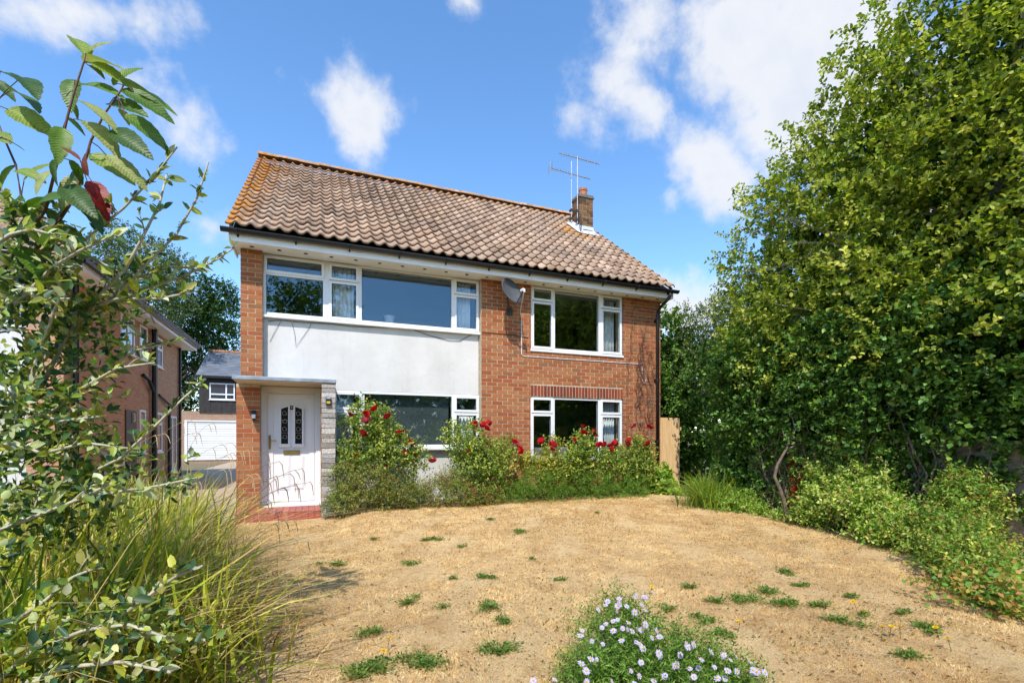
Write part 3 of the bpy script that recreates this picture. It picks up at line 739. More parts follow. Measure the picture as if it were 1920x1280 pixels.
for s in (-1, 1):
    c0, c1 = mid + s * .055, mid + s * .165; L0, L1 = min(c0, c1), max(c0, c1); ztop_in, ztop_out = 1.86, 1.81
    zi = lambda x: ztop_in + (ztop_out - ztop_in) * abs(x - c0) / .11
    g_ = MB(); g_.prism([(L0, 1.21), (L1, 1.21), (L1, zi(L1)), (L0, zi(L0))], YD + .024, YD + .032)
    pane = g_.build('pane', plain('leaded_dark_glass', (.012, .012, .014), .15, .3, 30, .6), door)
    fm = MB(); e_ = .028
    fm.box(L0 - e_, L0, YD + .006, YD + .034, 1.18, zi(L0)); fm.box(L1, L1 + e_, YD + .006, YD + .034, 1.18, zi(L1)); fm.box(L0 - e_ - .012, L1 + e_ + .012, YD, YD + .034, 1.15, 1.18 + .03)
    fm.prism([(L0 - e_, zi(L0)), (L1 + e_, zi(L1)), (L1 + e_, zi(L1) + e_), (L0 - e_, zi(L0) + e_)], YD + .006, YD + .034)
    fm.build('bead', M['door'], door, bevel=.003)
    ld = MB()
    for k in range(4):
        zc = 1.3 + k * .135; cxm = (L0 + L1) / 2
        ld.tube([(cxm + .035 * math.cos(t_) * (1 if k % 2 else -1), YD + .021, zc + .05 * math.sin(t_) + .01 * t_) for t_ in [i * .55 for i in range(11)]], .0035, 4)
    ld.tube([(L0, YD + .021, 1.62), (L1, YD + .021, 1.62)], .003, 4); ld.tube([(L0, YD + .021, 1.4), (L1, YD + .021, 1.4)], .003, 4)
    ld.build('lead_came', plain('lead_came', (.35, .34, .31), .5), pane)
    pn = MB(); pn.box(L0 - .03, L1 + .03, YD + .026, YD + .034, .42, 1.0)
    pn.box(L0 - .012, L1 + .012, YD + .019, YD + .0259, .44, .98); pn.build('panel', M['door'], door, bevel=.004)
hd = MB(); hx = a + .03; hd.box(hx - .017, hx + .017, YD + .008, YD + .02, 1.12, 1.36); hd.tube([(hx, YD + .01, 1.27), (hx, YD - .045, 1.27), (hx + .012, YD - .05, 1.27), (hx + .11, YD - .05, 1.265)], .011, 8); hd.build('handle', M['brass'], door, bevel=.002)
lb = MB(); lb.box(mid - .13, mid + .13, YD + .012, YD + .034, 1.03, 1.10); lb.box(mid - .115, mid + .115, YD + .004, YD + .0119, 1.045, 1.085); lb.build('letter_plate', M['brass'], door, bevel=.003)
sl_ = MB(); sl_.box(x0 - .03, x1 + .06, YD - .11, YD + .08, zb - .028, zb - .001); sl_.build('threshold', M['door'], door, bevel=.004)
npl = MB(); npl.box(mid - .038, mid + .038, YD + .028, YD + .0345, 1.80, 1.875); npl = npl.build('number_plate', plain('dark_slate', (.02, .025, .04), .3), door, bevel=.002)
def text_part(body, size, loc, rot, mat, parent, name='numeral'):
    cu = bpy.data.curves.new(name, 'FONT'); cu.body = body; cu.size = size; cu.align_x = 'CENTER'; cu.align_y = 'CENTER'; cu.extrude = .001
    t = bpy.data.objects.new(name, cu); col.objects.link(t)
    dg = bpy.context.evaluated_depsgraph_get(); me = bpy.data.meshes.new_from_object(t.evaluated_get(dg)); bpy.data.objects.remove(t); bpy.data.curves.remove(cu)
    me.materials.clear(); me.materials.append(mat); me.transform(Matrix.Translation(loc) @ rot.to_matrix().to_4x4()); return link(name, me, parent)
from mathutils import Euler
text_part('2', .055, (mid, YD + .0265, 1.842), Euler((R(90), 0, 0)), M['upvc'], npl)
# step with quarry tiles
REDT = [tuple((c * .8 + .03) for c in lin(*k)) for k in ((186, 84, 66), (176, 74, 58), (196, 96, 76), (168, 70, 56))]
sb = MB(); sb.box(-1.18, .14, 8.53, 9.22, -.1, .128); sb = sb.build('step', plain('step_mortar', (.42, .3, .24), .9), house)
mb_mat = attr_mat('quarry_tile', .6, 40, .2, .2, .4)
nt_ = 14
for i in range(nt_):
    w = 1.34 / nt_; x = -1.19 + i * w; c = rs_.choice(REDT)
    q = MB(); q.box(x + .002, x + w - .003, 8.515, 8.53, .0, .125, c); q.build('tile', mb_mat, sb, bevel=.003)
    q = MB(); q.box(x + .002, x + w - .003, 8.51, 8.86, .129, .142, c); q.build('tile', mb_mat, sb, bevel=.004)
    q = MB(); q.box(x + .002, x + w - .003, 8.864, 9.2, .129, .141, rs_.choice(REDT)); q.build('tile', mb_mat, sb, bevel=.003)
# small fittings on the porch
wl = thing('wall_lamp', (-.96, 9.0, 1.62), 'small black wall lamp with white lens on porch pier', 'lamp')
q = MB(); q.box(-1.0, -.935, 8.93, 8.994, 1.70, 1.76); q.box(-.985, -.95, 8.96, 8.994, 1.6, 1.70); q.build('housing', M['black'], wl, bevel=.006)
q = MB(); q.box(-.998, -.94, 8.928, 8.99, 1.63, 1.698); q.build('lens', M['upvc'], wl, bevel=.008)
ks = thing('key_safe', (.17, 8.44, 1.84), 'small black key safe with yellow face on grey stone fin', 'key safe')
q = MB(); q.box(.125, .205, 8.40, 8.446, 1.845, 1.985); q.build('body', M['black'], ks, bevel=.008)
q = MB(); q.box(.137, .193, 8.392, 8.3995, 1.865, 1.905); q.build('face', plain('brass_yellow', (.5, .36, .04), .5), ks)
q = MB(); q.box(.13, .2, 8.39, 8.3995, 1.94, 1.975); q.build('flap', M['alu'], ks, bevel=.003)

# ---- satellite dish
sd = thing('satellite_dish', (3.62, 9.13, 3.8), 'dark grey oval satellite dish under the eaves on brick wall', 'satellite dish')
dn = Vector((.36, -.84, .38)).normalized(); dr_ = Vector((-dn.y, dn.x, 0)).normalized() * -1; du = dn.cross(dr_) ; du = du if du.z > 0 else -du
dc = Vector((3.47, 8.80, 4.14)); vs_ = []; fs = []; nr, na = 6, 26
for side, off in ((0, 0), (1, -.008)):
    for i in range(nr + 1):
        rr = i / nr
        for k in range(na):
            an = 2 * math.pi * k / na; p = dc + dr_ * (.25 * rr * math.cos(an)) + du * (.28 * rr * math.sin(an)) + dn * (.07 * rr * rr + off); vs_.append(p)
    o0 = side * (nr + 1) * na
    for i in range(nr):
        for k in range(na):
            k2 = (k + 1) % na; q = (o0 + i * na + k, o0 + i * na + k2, o0 + (i + 1) * na + k2, o0 + (i + 1) * na + k); fs.append(q if side == 0 else q[::-1])
e0, e1 = nr * na, (nr + 1) * na + nr * na
for k in range(na): fs.append((e0 + k, e0 + (k + 1) % na, e1 + (k + 1) % na, e1 + k))
q = MB(); q._add(vs_, fs); q.build('reflector', plain('dish_grey', (.09, .095, .10), .5, .15, 12), sd, smooth=True)
arm_end = dc + dn * .36 - du * .17
q = MB(); q.tube([dc - du * .26 - dn * .02, dc - du * .3 + dn * .08, arm_end], .014, 6); q.build('feed_arm', M['darkmetal'], sd)
q = MB(); q.tube([arm_end - dn * .02, arm_end - dn * .09 + du * .02], [.035, .026], 10); q.tube([arm_end, arm_end + Vector((.0, 0, -.06))], .018, 8); q.build('receiver', M['upvc'], sd)
q = MB(); q.tube([dc - dn * .01, Vector((3.5, 9.0, 4.06)), Vector((3.56, 9.06, 3.9)), Vector((3.6, 9.12, 3.86))], .019, 8); q.box(3.54, 3.66, 9.11, 9.131, 3.78, 3.94); q.build('bracket', M['darkmetal'], sd)
# cables pinned to the front
def cable(pts, r, mat, label):
    q = MB(); q.tube(pts, r, 5); return tag(q.build('cable', mat), label, 'cable')
ycb = YB - .014
cable([tuple(arm_end), (3.8, 9.05, 3.86), (3.86, ycb, 3.75), (3.86, ycb, 3.02), (3.9, ycb, 2.98), (6.75, ycb, 2.98), (6.82, ycb, 2.97), (6.83, ycb, 2.62), (6.86, ycb, 2.56), (6.91, ycb, 2.56), (6.93, ycb, 2.64), (6.92, ycb, 2.7)], .0075, M['upvc'], 'white cable from the dish running below the upper right window')
yc = YP - .012
def wire(pxs, label, r=.005):
    return cable([site(x, y, yc) for x, y in pxs], r, M['black'], label)
wire([(503, 602), (525, 600), (560, 604), (620, 607), (660, 612), (720, 614), (770, 616), (800, 627), (840, 638), (862, 639), (886, 626), (899, 617)], 'long black cable sagging under the upper left window sill')
wire([(506, 640), (515, 622), (528, 600)], 'short thin wire at the left end of the white panel', .003)
wire([(548, 606), (553, 628), (555, 650), (566, 634), (580, 614), (584, 606)], 'looped thin wire hanging on the left of the white panel', .003)
cable([site(x, y, ycb) for x, y in [(903, 622), (930, 625), (965, 628), (990, 633)]], .006, M['black'], 'short black cable crossing the brick wall below the dish')
rv = random.Random(21); cr = thing('dead_creeper', (6.9, 9.1, gz(6.9, 9.1)), 'leafless brown creeper stems clinging to brick wall by downpipe', 'creeper')
for k in range(16):
    x = rv.uniform(6.42, 7.12); z = rv.uniform(1.2, 2.4) if k > 3 else .2; pts = []
    n = rv.randint(9, 16)
    for i in range(n):
        pts.append((x, YB - .02 - rv.uniform(0, .01), z)); x += rv.uniform(-.07, .07); x = min(7.3, max(6.36, x)); z += rv.uniform(.09, .19)
        if z > 4.42: break
    if len(pts) < 3: continue
    q = MB(); q.tube(pts, [.009 * (1 - .7 * i / len(pts)) for i in range(len(pts))], 4); q.build('stem', M['redtwig'] if k % 3 else M['bark'], cr)
    q = MB()
    for p in pts[1:]:
        for _ in range(3):
            d = Vector((rv.uniform(-1, 1), -.25, rv.uniform(-.5, 1))).normalized() * rv.uniform(.05, .15); q.tube([p, Vector(p) + d], [.004, .002], 3)
    q.build('tendril', M['redtwig'], cr)['kind'] = 'stuff'

# ---- things behind the glass
def curtain(x0, x1, z0, z1, y, label, pull=0.0):
    n = 28; vs_ = []; fs = []
    for j, zz in enumerate((z1, (z0 + z1) / 2, z0)):
        k = 1 - pull * (0, .5, 1)[j]
        for i in range(n + 1):
            t = i / n; vs_.append((x1 - (x1 - x0) * (1 - t) * k if pull >= 0 else x0 + (x1 - x0) * t * (1 + pull * (0, .5, 1)[j]), y + .025 * math.sin(t * 6 * 2 * math.pi / 1.3), zz))
    for j in range(2):
        for i in range(n): fs.append((j * (n + 1) + i, j * (n + 1) + i + 1, (j + 1) * (n + 1) + i + 1, (j + 1) * (n + 1) + i))
    q = MB(); q._add(vs_, fs); o = q.build('curtain', M['curtain'], smooth=True); s = o.modifiers.new('s', 'SOLIDIFY'); s.thickness = .004
    return tag(o, label, 'curtain', 'curtains')
curtain(.26, .62, 3.35, 4.4, 9.45, 'pale curtain in the narrow pane left of the picture window, upstairs')
curtain(2.5, 2.86, 3.35, 4.4, 9.45, 'pale curtain in the narrow pane beside the brick wall, upstairs')
curtain(5.83, 6.25, 3.0, 4.4, 9.42, 'pale curtain at the right end of the upper right window')
curtain(5.9, 6.26, .8, 2.1, 9.42, 'pale drawn back curtain at the right end of the lower right window', .45)
curtain(.27, .62, 1.0, 2.1, 9.45, 'pale curtain behind the window next to the stone fin', -.1)
curtain(2.6, 2.93, 1.0, 1.75, 9.45, 'short pale curtain behind the rose bush, lower left window', .4)
bl = MB(); bl.box(.83, 2.41, 9.42, 9.425, 1.12, 2.14); tag(bl.build('pane_backing', plain('backing_slate', (.060, .078, .078), .8, .3, 3)), 'dark slate blind added behind the wide lower left pane to lift its tone', 'backing')  # plain sheet added so the black pane shows a grey-green tone
ls = thing('table_lamp', site(730, 618, 10.0), 'white tapered lamp shade standing inside the upstairs picture window', 'lamp')
q = MB(); c = ls.location; q.lathe([(.03, c.z - .15), (.045, c.z), (.052, c.z + .01), (.075, c.z + .13), (.105, c.z + .27), (.1, c.z + .27), (.045, c.z + .01)], c.x, c.y, 20); q.build('shade', M['upvc'], ls)
q = MB(); q.lathe([(.0, c.z - .75), (.09, c.z - .75), (.03, c.z - .6), (.025, c.z - .15)], c.x, c.y, 12); q.build('stand', M['darkmetal'], ls)
sfa = thing('sofa', (4.45, 10.0, .12), 'grey sofa back seen low in the lower right window', 'sofa')
q = MB(); q.box(4.08, 5.2, 9.6, 9.78, .14, 1.12); q.build('backrest', M['sofa'], sfa, bevel=.05)
q = MB(); q.box(4.08, 5.2, 9.79, 10.4, .14, .5); q.build('seat', M['sofa'], sfa, bevel=.05)
q = MB(); q.box(4.02, 4.075, 9.6, 10.4, .14, .8); q.build('armrest', M['sofa'], sfa, bevel=.02)

# =================================================================== FOLIAGE TOOLS
def unit(a): return a / np.maximum(np.linalg.norm(a, axis=-1, keepdims=True), 1e-9)
def leaf_arrays(P, A, Nn, Ln, Wd, Cc, fold=.25, round_=False):
    """one folded leaf per row: base P, axis A, face normal Nn"""
    S = unit(np.cross(A, Nn)); Nn = np.cross(S, A); n = len(P)
    Ln = Ln[:, None]; Wd = Wd[:, None]
    if round_:
        t = [(0, 0, 0), (.28, .46, 1), (.68, .40, 1), (1, 0, -.5), (.68, -.40, 1), (.28, -.46, 1), (.48, 0, 0)]
        fc = [(0, 6, 1), (1, 6, 2), (2, 6, 3), (3, 6, 4), (4, 6, 5), (5, 6, 0)]
    else:
        t = [(0, 0, 0), (.42, .5, 1), (1, 0, -.4), (.42, -.5, 1), (.45, 0, 0)]
        fc = [(0, 4, 1), (1, 4, 2), (2, 4, 3), (3, 4, 0)]
    V = np.stack([P + A * Ln * a + S * Wd * b + Nn * Wd * fold * c * (.8 if c > 0 else Ln / np.maximum(Wd, 1e-6) * .35) for a, b, c in t], 1)
    k = len(t); F = (np.array(fc)[None] + (np.arange(n) * k)[:, None, None]).reshape(-1, 3)
    return V.reshape(-1, 3), F, np.repeat(Cc, k, 0)
def jit_cols(rg, n, palette, w=None, var=.18):
    pal = np.array(palette); i = rg.choice(len(pal), n, p=w)
    return pal[i] * rg.uniform(1 - var, 1 + var, (n, 1)) * rg.uniform(.94, 1.06, (n, 3))
def sprigs(rg, blobs, nspr, per, slen, ll, lw, palette, w=None, up=.35, shell=.55, tip_pal=None, tip_frac=.2, out=.8, round_=False, fold=.25, clip=None, face=None):
    """blobs: (cx,cy,cz,rx,ry,rz). Leafy shoots spread through the outer part of each blob."""
    B = np.array(blobs, float); vol = (B[:, 3] * B[:, 4] * B[:, 5]) ** (2 / 3); bi = rg.choice(len(B), nspr, p=vol / vol.sum())
    d = unit(rg.normal(size=(nspr, 3))); rad = (shell + (1 - shell) * rg.random(nspr) ** .6)[:, None]
    base = B[bi, :3] + d * B[bi, 3:] * rad
    if face is not None:
        keep = (d @ np.array(face)) > -.35; base, d = base[keep], d[keep]; nspr = len(base)
    ax = unit(d * out + np.array([0, 0, up]) + rg.normal(size=(nspr, 3)) * .45)
    sl = slen * rg.uniform(.5, 1.3, nspr)
    t = (np.arange(per) + .3) / per
    P = base[:, None] + ax[:, None] * (sl[:, None] * t[None])[..., None] - np.array([0, 0, 1]) * (sl[:, None] * t[None] ** 2 * .15)[..., None]
    side = unit(np.cross(ax, rg.normal(size=(nspr, 3))))
    ang = np.arange(per) * 2.4 + rg.uniform(0, 6.28, nspr)[:, None]
    oth = np.cross(ax, side)
    rd = side[:, None] * np.cos(ang)[..., None] + oth[:, None] * np.sin(ang)[..., None]
    A = unit(ax[:, None] * .55 + rd * .9 + rg.normal(size=(nspr, per, 3)) * .25)
    Nn = unit(np.array([-.1, -.25, 1.0]) + rg.normal(size=(nspr, per, 3)) * .55)
    Cc = jit_cols(rg, nspr * per, palette, w)
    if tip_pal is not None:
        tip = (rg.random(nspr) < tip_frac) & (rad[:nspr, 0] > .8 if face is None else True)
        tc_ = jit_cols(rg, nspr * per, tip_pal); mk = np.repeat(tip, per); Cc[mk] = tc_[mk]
    cl = rg.uniform(.82, 1.15, nspr); Cc = Cc * np.repeat(cl, per)[:, None]
    P, A, Nn = P.reshape(-1, 3), A.reshape(-1, 3), Nn.reshape(-1, 3)
    Ln = ll * rg.uniform(.65, 1.25, len(P)); Wd = lw * rg.uniform(.7, 1.2, len(P))
    if clip is not None:
        k = clip(P); P, A, Nn, Cc, Ln, Wd = P[k], A[k], Nn[k], Cc[k], Ln[k], Wd[k]
    return leaf_arrays(P, A, Nn, Ln, Wd, Cc, fold, round_)
def merge(parts):
    V, F, Cc, k = [], [], [], 0
    for v, f, c in parts: V.append(v); F.append(f + k); Cc.append(c); k += len(v)
    return np.concatenate(V), np.concatenate(F), np.concatenate(Cc)
def foliage_part(name, parts, mat, parent=None):
    v, f, c = merge(parts); o = link(name, np_mesh(name, v, f, c, mat), parent); o['kind'] = 'stuff'; return o
def limb(p0, p1, r0, r1, rnd, n=6, wob=.08):
    p0, p1 = Vector(p0), Vector(p1); L_ = (p1 - p0).length; pts = []
    for i in range(n + 1):
        t = i / n; p = p0.lerp(p1, t)
        if 0 < i < n: p += Vector((rnd.uniform(-1, 1), rnd.uniform(-1, 1), rnd.uniform(-.5, .5))) * wob * L_ * .5
        pts.append(p)
    return pts, [r0 + (r1 - r0) * i / n for i in range(n + 1)]
def tree(name, label, base, trunk_top, r0, blobs, rnd, bark, parts, mat, group=None, limbs=10):
    t = thing(name, base, label, 'tree', group)
    q = MB(); pts, rs = limb(base, trunk_top, r0, r0 * .55, rnd, 7, .05); q.tube(pts, rs, 9)
    for b in rnd.sample(blobs, min(limbs, len(blobs))):
        a = pts[rnd.randrange(3, 8)]; p2, r2 = limb(a, (b[0], b[1], b[2]), r0 * .42, .015, rnd, 6, .12); q.tube(p2, r2, 6)
        for _ in range(3):
            s = p2[rnd.randrange(2, 6)]; e_ = Vector((b[0] + rnd.uniform(-1, 1) * b[3], b[1] + rnd.uniform(-1, 1) * b[4], b[2] + rnd.uniform(-.6, 1) * b[5])); p3, r3 = limb(s, e_, .03, .006, rnd, 4, .12); q.tube(p3, r3, 5)
    q.build('trunk', bark, t, smooth=True); foliage_part('crown', parts, mat, t); return t
G_MID = [lin(138, 154, 52), lin(118, 138, 46), lin(164, 172, 66), lin(92, 114, 40), lin(186, 190, 90)]
G_LIGHT = [lin(198, 200, 90), lin(208, 210, 118), lin(178, 188, 76), lin(216, 212, 104)]
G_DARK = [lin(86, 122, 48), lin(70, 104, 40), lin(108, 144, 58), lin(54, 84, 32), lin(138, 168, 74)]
G_FRESH = [lin(158, 190, 78), lin(134, 172, 62), lin(184, 206, 100), lin(112, 150, 54), lin(206, 208, 112)]

# =================================================================== RIGHT BOUNDARY
flint = plain('pebble_dashed_wall', (.40, .34, .29), .95, .35, 16, .15, bmp=.9, bscale=45)
q = MB(); q.box(7.25, 7.45, -2.0, 6.6, -.1, 1.28)
q.v = [(x, y, z) for x, y, z in q.v]
tag(q.build('boundary_wall', flint, bevel=.02), 'low weathered pinkish wall mostly hidden under ivy on the right', 'wall')
fn = thing('fence', (7.78, 9.42, gz(7.7, 9.4)), 'tan feather edge timber fence panel beside the house corner', 'fence')
m_t, nt, p, N, L = new_mat('fence_timber')
n_ = wnoise(nt, 5, 6, .6, (9, 9, .6)); L(ramp(nt, n_.outputs['Fac'], [(.3, (.56, .34, .15)), (.5, (.70, .46, .22)), (.7, (.78, .56, .31))]), p.inputs['Base Color']); p.inputs['Roughness'].default_value = .85; bump(nt, n_.outputs['Fac'], p, .4, .006)
M['timber'] = m_t
for i in range(8):
    x = 7.36 + i * .092; q = MB(); q._add([(x, 9.40, .1), (x + .1, 9.385, .1), (x + .1, 9.41, .1), (x, 9.41, .1), (x, 9.40, 1.8), (x + .1, 9.385, 1.8), (x + .1, 9.41, 1.8), (x, 9.41, 1.8)],
        [(3, 2, 1, 0), (4, 5, 6, 7), (0, 1, 5, 4), (1, 2, 6, 5), (2, 3, 7, 6), (3, 0, 4, 7)]); q.build('board', m_t, fn)
q = MB(); q.box(7.36, 8.18, 9.412, 9.45, .4, .48); q.box(7.36, 8.18, 9.412, 9.45, 1.5, 1.58); q.build('rail', m_t, fn)

rgt = np.random.default_rng(7); rt_ = random.Random(17)
def zmax(y):
    return float(np.interp(y, [-3, 1, 3, 4, 4.6, 5.0, 5.5, 6.3, 6.9, 7.3, 8.3, 9.2], [8.6, 8.8, 8.6, 8.2, 7.75, 7.3, 6.95, 6.5, 5.75, 4.8, 3.3, 2.7]))
def front_x(y, z):
    return 6.75 + .10 * max(0, z - 3.5) ** 1.35 + (.35 if z < 2.3 else 0) + max(0, y - 6.5) * .8
tb = []
for _ in range(900):
    y, z = rt_.uniform(-.5, 7.4), rt_.uniform(2.2, 8.6); r = rt_.uniform(.34, .62)
    if z + r * .75 > zmax(y): continue
    deep = rt_.random() ** 2 * 1.6
    b = (front_x(y, z) + deep + r * .5 + rt_.uniform(-.15, .25), y, z, r * 1.0, r * 1.1, r * .85)
    if all((b[0] - c[0]) ** 2 + (b[1] - c[1]) ** 2 + (b[2] - c[2]) ** 2 > (.5 * (r + c[3])) ** 2 for c in tb): tb.append(b)
core_b = [(9.0, y, z, 1.0, 1.0, .9) for y in np.arange(0, 6.9, 1.1) for z in np.arange(2.6, 8.2, 1.0) if z + .9 < zmax(y + .3) and z + .9 < zmax(y - .3)]
parts = [sprigs(rgt, tb, 12500, 11, .34, .07, .054, G_MID, [.3, .25, .2, .15, .1], .45, .5, G_LIGHT, .18, round_=True),
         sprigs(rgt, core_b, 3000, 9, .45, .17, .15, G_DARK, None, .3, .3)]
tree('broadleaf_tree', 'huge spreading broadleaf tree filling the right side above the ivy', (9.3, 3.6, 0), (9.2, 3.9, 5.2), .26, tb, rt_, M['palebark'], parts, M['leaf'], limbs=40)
# smaller evergreen by the house corner, farther back
eb = []
for px, py, D, r in [(1290, 640, 13.5, .55), (1320, 610, 13.2, .6), (1360, 590, 12.8, .65), (1300, 690, 13.2, .6), (1345, 650, 12.6, .7), (1400, 600, 12, .8), (1395, 670, 12, .8), (1340, 700, 12.5, .7), (1270, 655, 13.8, .35), (1440, 560, 11.8, .8), (1450, 650, 11.5, .9), (1378, 560, 12.6, .45), (1283, 590, 13.5, .3), (1420, 640, 11.8, .7)]:
    v = reach(px, py, D); eb.append((v.x, v.y, v.z, r, r, r * .85))
parts = [sprigs(rgt, eb, 3300, 9, .3, .06, .04, [lin(96, 118, 58), lin(80, 104, 52), lin(116, 134, 74), lin(66, 90, 44)], None, .4, .35, G_LIGHT, .12)]
tree('evergreen_tree', 'smaller grey green tree with pale limbs behind the fence', (10.4, 9.6, 0), (9.8, 9.4, 2.9), .13, eb, rt_, M['palebark'], parts, M['leaf'])
def far_bush(label, spots, n, pal, h=.14, w=.11):
    b = [(x, y, z, r, r, r * .9) for x, y, z, r in spots]
    t = thing('background_bush', (spots[0][0], spots[0][1], 0), label, 'bush', 'bushes beyond the boundary')
    foliage_part('foliage', [sprigs(rgt, b, n, 8, .4, h, w, pal, None, .3, .3)], M['leaf'], t)
    q = MB(); x, y, z, r = spots[0]
    for x, y, z, r in spots[:6]:
        p2, r2 = limb((x, y, 0), (x, y, z), .05, .015, rt_, 5, .08); q.tube(p2, r2, 5)
    q.build('stem', M['bark'], t)['kind'] = 'stuff'
far_bush('dark dense bush filling the gap behind the timber fence', [(8.2 + .8 * (i % 4), 11.2 + .35 * (i % 3), .5 + .75 * (i // 4), .78) for i in range(22)], 3200, G_DARK)
far_bush('dark thicket behind the wall under the huge tree', [(9.0 + .5 * (i % 2), -1.5 + .9 * (i // 4), .4 + .75 * (i % 4), .75) for i in range(48)], 3200, G_DARK)
# ivy draped over the wall
iv = thing('ivy_hedge', (7.3, 5.2, 0), 'dense dark glossy ivy hedge smothering the boundary wall', 'ivy')
ib = []
for _ in range(760):
    y = rt_.uniform(1.6, 9.0); z = rt_.uniform(.35, 3.3); r = rt_.uniform(.22, .45)
    if z + r > min(3.4, zmax(y)): continue
    if y < 2.9 and z < 1.3: continue
    if y > 7.75 and z < 2.5: continue
    x = 7.0 + (.12 if z < 1.2 else -.1) + rt_.uniform(-.1, .15) + (.35 if y > 8.4 else 0)
    ib.append((x + r * .5 + max(0, y - 6.8) * .75, y, z, r, r, r * .9))
for px, py, D in [(1252, 700, 12.2), (1275, 690, 12), (1300, 720, 11.6), (1262, 740, 12), (1330, 715, 11)]:
    v = reach(px, py, D); ib.append((v.x, v.y, v.z, .5, .5, .5))
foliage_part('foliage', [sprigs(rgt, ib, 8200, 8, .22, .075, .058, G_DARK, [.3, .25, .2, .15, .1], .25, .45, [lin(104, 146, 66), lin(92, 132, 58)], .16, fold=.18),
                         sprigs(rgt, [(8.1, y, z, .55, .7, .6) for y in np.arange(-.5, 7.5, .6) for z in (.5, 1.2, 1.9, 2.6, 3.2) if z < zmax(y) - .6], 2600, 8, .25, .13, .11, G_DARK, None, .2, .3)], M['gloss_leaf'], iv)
q = MB()
for _ in range(26):
    y = rt_.uniform(3.2, 6.6); p2, r2 = limb((7.0, y, .1), (6.92, y + rt_.uniform(-.6, .6), rt_.uniform(1.0, 2.4)), .018, .006, rt_, 6, .14); q.tube(p2, r2, 5)
q.build('stem', M['bark'], iv)['kind'] = 'stuff'
# leaning bare trunk in front of the ivy
lt = thing('bare_stem_shrub', (6.66, 5.35, .05), 'crooked bare trunk leaning in front of the dark ivy', 'shrub')
c = lt.location
b0 = site(1470, 938, 5.4); q = MB(); q.tube([(b0.x, b0.y - .05, gz(b0.x, b0.y) - .02), site(1470, 938, 5.4), site(1462, 915, 5.42), site(1452, 893, 5.45), site(1458, 870, 5.45), site(1474, 842, 5.4), site(1487, 812, 5.4), site(1490, 790, 5.45)], [.028, .027, .026, .024, .022, .019, .015, .01], 8)
q.build('trunk', M['bark'], lt, smooth=True)
q = MB()
for a, b in [((1487, 812), (1500, 795)), ((1480, 830), (1468, 808)), ((1490, 800), (1480, 770)), ((1474, 842), (1496, 833)), ((1489, 800), (1508, 808)), ((1484, 818), (1520, 832))]:
    p2, r2 = limb(site(*a, 5.4), site(*b, 5.35), .012, .004, rt_, 4, .1); q.tube(p2, r2, 5)
q.build('twig', M['palebark'], lt)
rc_ = thing('red_creeper', site(1490, 940, 5.4), 'short strand of scarlet creeper leaves beside the bare trunk', 'creeper')
q = MB(); q.tube([site(1490, 940, 5.4), site(1492, 900, 5.4), site(1508, 845, 5.4)], .006, 5); q.build('stem', M['redtwig'], rc_)
cb2 = [(*site(1490 + (i % 3) * 3, 935 - i * 11, 5.35), .05, .05, .07) for i in range(8)]
foliage_part('foliage', [sprigs(rgt, cb2, 36, 4, .06, .05, .03, [lin(170, 40, 30), lin(140, 28, 26), lin(196, 70, 40)])], M['leaf'], rc_)

def bush(name, label, blobs, n, per, slen, ll, lw, pal, cat='shrub', tip=None, tipf=.2, mat='leaf', up=.4, stems=8, shell=.35, extra=None, round_=False, group=None, stem_mat='bark'):
    bx = sum(b[0] for b in blobs) / len(blobs); by = sum(b[1] for b in blobs) / len(blobs)
    t = thing(name, (bx, by, gz(bx, by)), label, cat, group)
    parts = [sprigs(rgt, blobs, n, per, slen, ll, lw, pal, None, up, shell, tip, tipf, round_=round_, clip=lambda P: P[:, 2] > ground_z(P[:, 0], P[:, 1]) - .01)] + (extra or [])
    foliage_part('foliage', parts, M[mat], t)
    q = MB()
    for _ in range(stems):
        b = rt_.choice(blobs); x, y = b[0] + rt_.uniform(-.3, .3) * b[3], b[1] + rt_.uniform(-.3, .3) * b[4]
        p2, r2 = limb((x, y, gz(x, y) - .02), (b[0] + rt_.uniform(-.6, .6) * b[3], b[1] + rt_.uniform(-.6, .6) * b[4], b[2] + b[5] * .5), .012, .004, rt_, 5, .12); q.tube(p2, r2, 5)
    if stems: q.build('stem', M[stem_mat], t)['kind'] = 'stuff'
    return t
def sb_(px, py, Y, r, ry=None, rz=None):
    v = site(px, py, Y); return (v.x, v.y, v.z, r, ry or r, rz or r)
def db_(px, py, D, r, ry=None, rz=None):
    v = reach(px, py, D); return (v.x, v.y, v.z, r, ry or r, rz or r)
